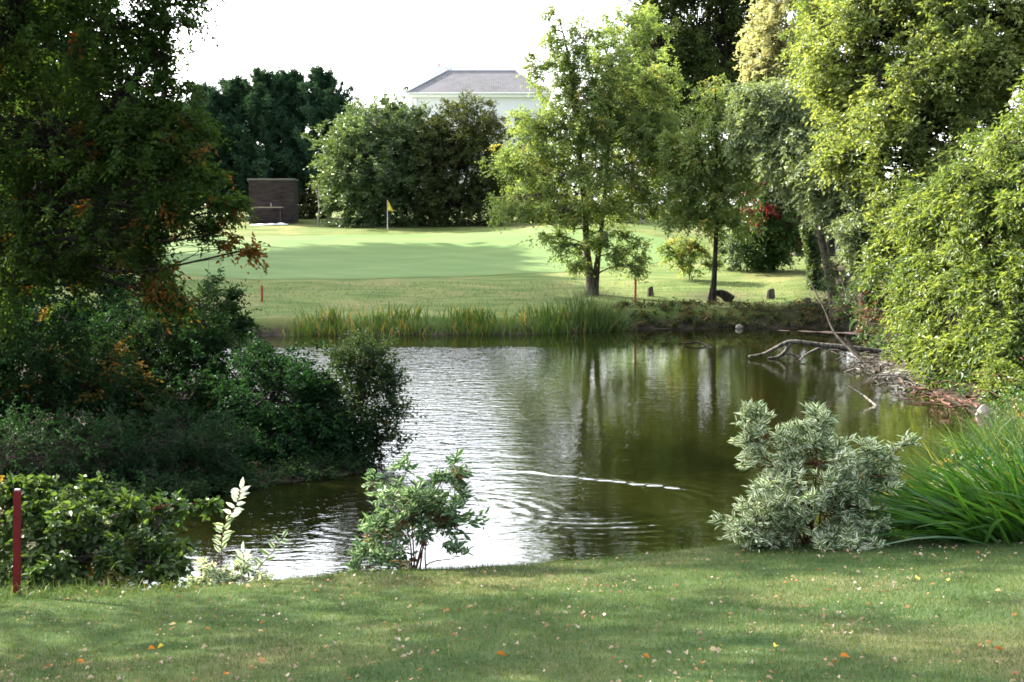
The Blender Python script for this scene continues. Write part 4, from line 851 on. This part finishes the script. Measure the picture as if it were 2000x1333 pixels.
# shed
sL, sR = P(487, 428, 92), P(574, 428, 92); sx0, sx1 = sL[0], sR[0]; sb = np.array([(sx0 + sx1) / 2, 92, gz((sx0 + sx1) / 2, 92)]); st = P(520, 353, 92)[2]
shed = empty('shed', sb, 'dark timber shed with a flat roof in front of the cypress row', 'shed')
V, Q = box(sx0, sx1, 92, 94, sb[2] - .1, st); mesh('wall', V, Q, M['boards'], shed, origin=sb)
V, Q = box(sx0 - .08, sx1 + .05, 91.9, 94.1, st + .002, st + .11); bevel(mesh('roof', V, Q, flat_mat('roof_felt', (.16, .145, .13), .9), shed, origin=sb), .02)
V, Q = box(sx0 + 1.2, sx0 + 1.95, 91.965, 91.998, sb[2] + .05, st - .35); dr = mesh('door', V, Q, M['boards'], shed, origin=sb)
V, Q = box(sx0 + 1.28, sx0 + 1.34, 91.93, 91.963, sb[2] + 1.0, sb[2] + 1.2); mesh('handle', V, Q, M['pole_paint'], dr, origin=sb)
for xx in (sx0 + .04, sx1 - .04):
    V, Q = box(xx - .045, xx + .045, 91.97, 91.999, sb[2], st - .003); mesh('corner_board', V, Q, M['boards'], shed, origin=sb)
bz = P(520, 405, 91.3)[2]; bb = np.array([(sx0 + sx1) / 2 - .3, 91.3, gz(sx0 + 1, 91.3)])
bench = empty('bench', bb, 'plain plank bench standing against the front of the shed', 'bench')
V, Q = box(P(484, 405, 91.3)[0], P(553, 405, 91.3)[0], 91.1, 91.5, bz - .05, bz + .02); bevel(mesh('seat', V, Q, M['plank'], bench, origin=bb), .01)
for px in (489, 548):
    c = P(px, 405, 91.3)[0]; V, Q = box(c - .05, c + .05, 91.14, 91.46, gz(c, 91.3) - .05, bz - .052); mesh('leg', V, Q, M['boards'], bench, origin=bb)
xs_ = np.linspace(P(490, 430, 90.6)[0], P(563, 430, 90.6)[0], 24); ys_ = np.linspace(90.1, 91.0, 7); X, Y, Q = grid(xs_, ys_)
Z = ground(X, Y) + .03 + .07 * np.abs(np.sin(X * 5.1 + Y * 3)) * np.exp(-((Y - 90.55) / .35) ** 2) + .05 * np.exp(-((X - xs_[-6]) / .25) ** 2 - ((Y - 90.55) / .3) ** 2)
tag(mesh('white_sheet', np.stack([X, Y, Z], -1), Q, M['white_sheet'], smooth=True), 'crumpled white sheet lying on the grass before the shed', 'sheet')

# golf flag
g = G(757, 449); root = empty('golf_flag', g, 'yellow flag on a thin pole at the edge of the putting green', 'flag'); ztop = P(757, 391, g[1])[2]
V, T = tubes(np.array([[g - [0, 0, .1], [g[0], g[1], ztop]]]), np.array([[.022, .016]]) * 1.1, 8); mesh('pole', V, T, M['pole_paint'], root, origin=g, smooth=True)
nu, nv = 7, 7; uu, vv = np.meshgrid(np.linspace(0, 1, nu), np.linspace(0, 1, nv))
hx = g[0] + .03 + uu * (.05 + .26 * vv ** 1.0); hz_ = ztop - .02 - vv * .55 - uu * .10; hy = g[1] + .05 * np.sin(uu * 6 + vv * 2)
i = (np.arange(nv - 1)[:, None] * nu + np.arange(nu - 1)[None]).ravel()
o = mesh('flag', np.stack([hx, hy, hz_], -1), np.stack([i, i + 1, i + nu + 1, i + nu], -1), M['yellow_cloth'], root, origin=g, smooth=True); m_ = o.modifiers.new('s', 'SOLIDIFY'); m_.thickness = .006

# red stakes
def stake(px, y_base, y_top, wid, label, mat, Dd=None, lean=0, cap=False):
    g = G(px, y_base) if Dd is None else np.array([P(px, y_base, Dd)[0], Dd, gz(P(px, y_base, Dd)[0], Dd)])
    zt_ = P(px, y_top, g[1])[2]; h = zt_ - g[2]; root = empty('red_stake', g, label, 'stake', 'red hazard stakes around the pond')
    w_ = wid / 2
    V = []; 
    for z, s_ in ((-.15, 1), (h * .5, 1), (h - .012, 1), (h, .82)):
        V += [(-w_ * s_ + lean * z, -w_ * s_, z), (w_ * s_ + lean * z, -w_ * s_, z), (w_ * s_ + lean * z, w_ * s_, z), (-w_ * s_ + lean * z, w_ * s_, z)]
    Q = [[a + b_, a + (b_ + 1) % 4, a + 4 + (b_ + 1) % 4, a + 4 + b_] for a in (0, 4, 8) for b_ in range(4)] + [[12, 13, 14, 15], [3, 2, 1, 0]]
    mesh('post', V, np.array(Q), M[mat], root)
    if cap:
        V, Q = box(-w_ * .80 + lean * h, w_ * .80 + lean * h, -w_ * .8, w_ * .8, h + .001, h + .012); mesh('cap', V, Q, M['white_cap'], root)
stake(33, 1165, 958, .056, 'tall red wooden stake at the left edge of the near lawn', 'red_paint', 14.05, .03, True)
stake(1241, 590, 545, .075, 'rusty red stake on the sunlit far bank right of the twin-stemmed tree', 'rust_red')
stake(512, 590, 558, .075, 'short red stake on the shaded far bank above the reeds', 'rust_red')

# stumps
def stump(px, py, h, r_, label, seed):
    g = G(px, py); r = np.random.default_rng(seed); k = 12; an = np.arange(k) / k * 6.283; V = []
    rad = r_ * (1 + r.normal(0, .1, k))
    for z, s_ in ((-.1, 1.5), (.06, 1.15), (h * .6, 1), (h, .93), (h + .012, .75)):
        V += [(math.cos(t) * rad[i] * s_, math.sin(t) * rad[i] * s_, z + (.06 * math.cos(t + 1) if z > .2 else 0)) for i, t in enumerate(an)]
    Q = [[a * k + b_, a * k + (b_ + 1) % k, (a + 1) * k + (b_ + 1) % k, (a + 1) * k + b_] for a in range(4) for b_ in range(k)]
    T = np.array([q[:3] for q in Q] + [[q[0], q[2], q[3]] for q in Q] + [[4 * k, 4 * k + i, 4 * k + i + 1] for i in range(1, k - 1)])
    o = mesh('tree_stump', V, T, M['bark'], smooth=False); o.location = g; tag(o, label, 'stump', 'cut stumps on the far lawn')
stump(1270, 579, .30, .11, 'small dark cut stump right of the rusty red stake', 1)
stump(1505, 584, .32, .15, 'wider cut stump on the lawn below the rounded bush', 2)
stump(1576, 592, .18, .12, 'very low stump beside the bare leaning branch', 3)
g = G(1415, 590); n = 60
o = mesh('root_mound', *[x for x in (lambda V, T: (V, T))(*tubes(smooth_path([P(1398, 572, g[1]) , P(1412, 575, g[1]), P(1428, 588, g[1])], 5)[None], np.linspace(.10, .22, 11)[None], 8))], M['bark_dark'], smooth=True); tag(o, 'dark exposed root mound at the foot of the slender tree', 'roots')

# thin pale trunks at the wood edge, thin tree left of the laurel
for px, D, lab in ((1253, 92, 'thin pale tree trunk at the dark wood edge between the two lawn trees'), (618, 90, 'thin pale dead stem standing left of the laurel bush')):
    b = np.array([P(px, 0, D)[0], D, 0]); b[2] = gz(b[0], D); root = empty('thin_tree', b, lab, 'tree')
    top = P(px + 4, 360, D); ln = smooth_path([b - [0, 0, .1], (b + top) / 2 + [.04, 0, 0], top], 6); V, T = tubes(ln[None], np.linspace(.085, .04, len(ln))[None] * (.8 if px < 700 else 1), 7); mesh('trunk', V, T, M['bark_pale'], root, origin=b, smooth=True)
    p1 = ln[6]; br = curve_pts(np.tile(p1, (4, 1)), p1 + np.array([[.3, 0, 1.2], [-.3, .1, 1.3], [.4, .2, -.9], [.1, 0, 1.6]]), 5, .05, .08); V, T = tubes(br, np.repeat(np.linspace(.03, .01, 5)[None], 4, 0), 5); mesh('branch', V, T, M['bark_pale'], root, origin=b, smooth=True)

# ---- dead wood in the water
def branch(name, label, lines, mat='driftwood', group=None, cat='branch'):
    b = P(*lines[0][0][0]); W = Acc()
    for pts, ra, rb in lines:
        ln = smooth_path([P(*p) for p in pts], 6); V, T = tubes(ln[None], np.linspace(ra, rb, len(ln))[None], 8); W.add(V, T)
    return tag(W.build(name, M[mat], None, b, True), label, cat, group)
D = 41.5
branch('fallen_branch', 'thick grey fallen branch arching out over the water from the right bank',
       [([(1720, 688, 42), (1660, 680, D), (1600, 674, D), (1545, 668, D), (1515, 680, D), (1490, 692, D), (1462, 697, D)], .082, .03), ([(1545, 668, D), (1535, 685, D), (1520, 697, D), (1500, 700, D)], .06, .028),
        ([(1670, 685, D), (1610, 680, D), (1580, 690, D), (1560, 705, 40.5)], .06, .02), ([(1560, 698, D), (1540, 691, D), (1520, 700, D)], .04, .02), ([(1670, 690, D), (1650, 660, D)], .05, .02)])
branch('bare_branch', 'long thin bare branch leaning up out of the water beside the right bank', [([(1712, 727, 37.6), (1668, 690, 38.5), (1630, 650, 39.5), (1610, 605, 40.5), (1580, 545, 41.5)], .045, .015), ([(1683, 700, 38.2), (1660, 670, 38.5), (1652, 655, 38.6)], .03, .012), ([(1613, 612, 40.4), (1622, 590, 40.5)], .015, .006)], 'bark_dark')
branch('dark_branch', 'dark curved branch lying half in the water left of the thick fallen branch', [([(1335, 672, 46), (1365, 669, 46), (1385, 678, 45.5), (1405, 690, 44.5), (1432, 697, 43.5)], .025, .05), ([(1405, 690, 44.5), (1400, 700, 43.8)], .03, .015)], 'bark_dark')
branch('pale_stick', 'thin pale stick poking diagonally out of the water', [([(1652, 751, 31.6), (1685, 772, 31.4), (1716, 797, 30.9)], .012, .026)], 'bark_pale')
r = np.random.default_rng(5); n = 420
x = r.uniform(8.4, 11.2, n); y = r.uniform(29.5, 41, n); s_ = pond_sd(x, y); k = (s_ > -.5) & (s_ < 1.3); x, y = x[k], y[k]; n = len(x)
p0 = np.stack([x, y, np.maximum(ground(x, y), 0) + .05 + r.uniform(0, .12, n)], -1); an = r.uniform(0, 6.28, n); d = np.stack([np.cos(an), np.sin(an), r.normal(0, .2, n)], -1)
ln = curve_pts(p0, p0 + d * r.uniform(.2, .9, n)[:, None], 5, .05, .08, r); rad = r.uniform(.006, .028, n); V, T = tubes(ln, rad[:, None] * np.linspace(1, .4, 5)[None], 5)
red = (y < 33)
mi = np.zeros(len(T), int); mesh_o = None
for nm, msk, mt, lab in (('stick_heap', red, 'twig_red', 'heap of reddish brown sticks on the right bank beside the pale rock'), ('stick_litter', ~red, 'driftwood', 'grey sticks and flood litter along the right bank')):
    if nm == 'stick_heap': M['twig_red'] = bark_mat('twig_red', (.05, .022, .016), (.19, .10, .07), 12)
    V, T = tubes(ln[msk], rad[msk][:, None] * np.linspace(1, .4, 5)[None], 5)
    tag(mesh(nm, V, T, M[mt], smooth=True), lab, 'sticks', kind='stuff')
def rock(name, label, c, s_, mat, seed, peak=0):
    import bmesh
    bm = bmesh.new(); bmesh.ops.create_icosphere(bm, subdivisions=3, radius=1); r = np.random.default_rng(seed); dirs = nrm(r.normal(0, 1, (14, 3))); off = r.uniform(.55, .95, 14)
    for v in bm.verts:
        p = np.array(v.co)
        for d_, o_ in zip(dirs, off):
            q_ = p @ d_ - o_
            if q_ > 0: p = p - d_ * q_ * .9
        p = p * s_; p[2] += peak * max(0, 1 - np.hypot(p[0] / s_[0], p[1] / s_[1])) ; v.co = p
    me = bpy.data.meshes.new(name); bm.to_mesh(me); bm.free(); me.materials.append(M[mat]); o = bpy.data.objects.new(name, me); col.objects.link(o); o.location = c; return tag(o, label, 'rock')
c = P(1922, 806, 29.4); rock('pale_rock', 'pale pointed rock at the water edge by the right bank', (c[0], 29.4, .02), np.array([.17, .15, .12]), 'rock_pale', 2, .12)
c = P(1755, 727, 36.6); rock('grey_slab', 'low grey mossy slab jutting into the water below the right-hand trees', (c[0] + .25, 36.8, .05), np.array([.75, .5, .22]), 'rock_grey', 3)
c = P(1445, 632, 53); rock('bank_stone', 'small pale stone at the water line of the far bank', (c[0], 53.15, .06), np.array([.16, .14, .12]), 'rock_pale', 4)
# mud spit
xs_ = np.linspace(P(1530, 0, 52)[0], P(1745, 0, 50.5)[0], 40); V = []
ys_ = np.linspace(-1, 1, 9); X, YY = np.meshgrid(xs_, ys_); t = (X - xs_[0]) / (xs_[-1] - xs_[0]); Yc = 52.4 - t * 2.0; hw = .12 + .5 * t
Z = .06 * (1 - YY ** 2) * (.35 + .65 * t) - .02 + .012 * np.sin(X * 9) * (1 - YY ** 2)
_, _, Q = grid(xs_, ys_); tag(mesh('mud_spit', np.stack([X, Yc + YY * hw, Z], -1), Q, flat_mat('dry_mud', (.26, .185, .145), .95, .1, .25, 3, .02), smooth=True), kind='structure')

# duck behind the airy dogwood
dk = P(832, 945, 21.3); dk[2] = 0
root = empty('duck', dk, 'small black and white duck on the water behind the airy dogwood', 'duck')
import bmesh
def blob(name, mat, prof, parent, sq=.85):
    """prof: list of (x, z, ry, rz): a lofted body along x"""
    pr = np.array(prof); tt = np.linspace(0, len(pr) - 1, 25); q = np.stack([np.interp(tt, np.arange(len(pr)), pr[:, k]) for k in range(4)], -1)
    for _ in range(2): q[1:-1] = (q[:-2] + 2 * q[1:-1] + q[2:]) / 4
    k = 14; an = np.arange(k) / k * 6.283; V = [(a_[0], math.cos(t) * a_[2], a_[1] + math.sin(t) * a_[3]) for a_ in q for t in an]
    Q = [[i * k + j, i * k + (j + 1) % k, (i + 1) * k + (j + 1) % k, (i + 1) * k + j] for i in range(24) for j in range(k)]
    T = np.array([x[:3] for x in Q] + [[x[0], x[2], x[3]] for x in Q]); o = mesh(name, V, T, M[mat], parent, smooth=True); return o
bd = blob('body', 'duck_black', [(-.20, .10, .005, .005), (-.17, .09, .03, .03), (-.12, .06, .075, .06), (-.03, .05, .10, .085), (.06, .05, .10, .09), (.12, .08, .075, .075), (.14, .13, .045, .05), (.15, .17, .04, .04), (.165, .205, .045, .042), (.19, .205, .035, .035), (.205, .20, .005, .005)], root)
blob('flank', 'duck_white', [(-.13, .045, .01, .01), (-.08, .045, .09, .04), (.02, .045, .108, .05), (.07, .05, .09, .04), (.10, .05, .01, .01)], root)
blob('bill', 'duck_bill', [(.195, .195, .015, .014), (.23, .188, .017, .008), (.25, .186, .012, .004), (.252, .186, .002, .002)], root)
blob('tail', 'duck_black', [(-.15, .08, .04, .02), (-.21, .12, .035, .012), (-.25, .16, .02, .006), (-.255, .165, .002, .002)], root)
root.rotation_euler = (0, 0, R(15))

# ---- trees beyond the green and left of the lawn: they cast the shade on the lawn and the green
def world_blobs(lst):
    """(x, y, z, rx, ry, rz) in metres -> lobes"""
    out = []
    for x, y, z, rx, ry, rz in lst:
        k = F / y; u = (z - CAMZ) / y; py = 666.5 - F * (u * math.cos(TH) + math.sin(TH)) / (math.cos(TH) - u * math.sin(TH))
        # exact inverse of P for this depth
        s_ = y / (math.cos(TH) + (666.5 - py) / F * math.sin(TH)); px = 1000 + x / s_ * F
        out.append((px, py, y, rx * k, rz * k, ry))
    return out
for k_, (p_, zb, zt_, lab) in enumerate([(52, 17, 18.5, 'tall bare-boled tree far behind the autumn tree, nearest the cypress row'), (47, 15.5, 22, 'tall bare-boled tree beyond the autumn tree, second from the cypress row'), (41.5, 11.5, 26, 'tall bare-boled tree at the left picture edge beyond the pond'), (36, 8.5, 28, 'tall tree left of the pond, wholly outside the picture'), (31, 4, 27, 'tall tree left of the pond, furthest outside the picture')]):
    x, y = .62 * p_ - 59.25, .79 * p_ + 46.5; m_ = max(2, int((zt_ - zb) / 4) + 1); st_ = (zt_ - zb) / m_
    bl_ = [(x + .7 * math.sin(q_ * 2.4 + k_), y + .7 * math.cos(q_ * 1.7), zb + st_ * (q_ + .5), 4.2 - .9 * (q_ / m_) ** 2, 4.2 - .9 * (q_ / m_) ** 2, st_ * .75) for q_ in range(m_)]
    plant('beech_tree', lab, 'tree', (x, y), world_blobs(bl_), 380 * m_, 'leaf_shade', (.32, .18), 5, 9, 1.0, 'bark_dark', r0=.4, seed=40 + k_, lo=.1, clus=2, group='tall trees on the left beyond the pond')
plant('oak_tree', 'broadleaf tree left of the near lawn, outside the picture', 'tree', (-12.5, 17.5), world_blobs([(-12, 17, 7, 3, 2.8, 2.8), (-14, 15, 8, 3, 3, 3), (-11, 19.5, 9, 3, 3, 3), (-13, 16.5, 11, 3.2, 3.2, 2.6), (-15, 12.5, 8, 3, 3, 3)]),
      480, 'leaf_shade', (.16, .09), 5, 8, .7, 'bark_dark', r0=.35, seed=45, lo=.2)
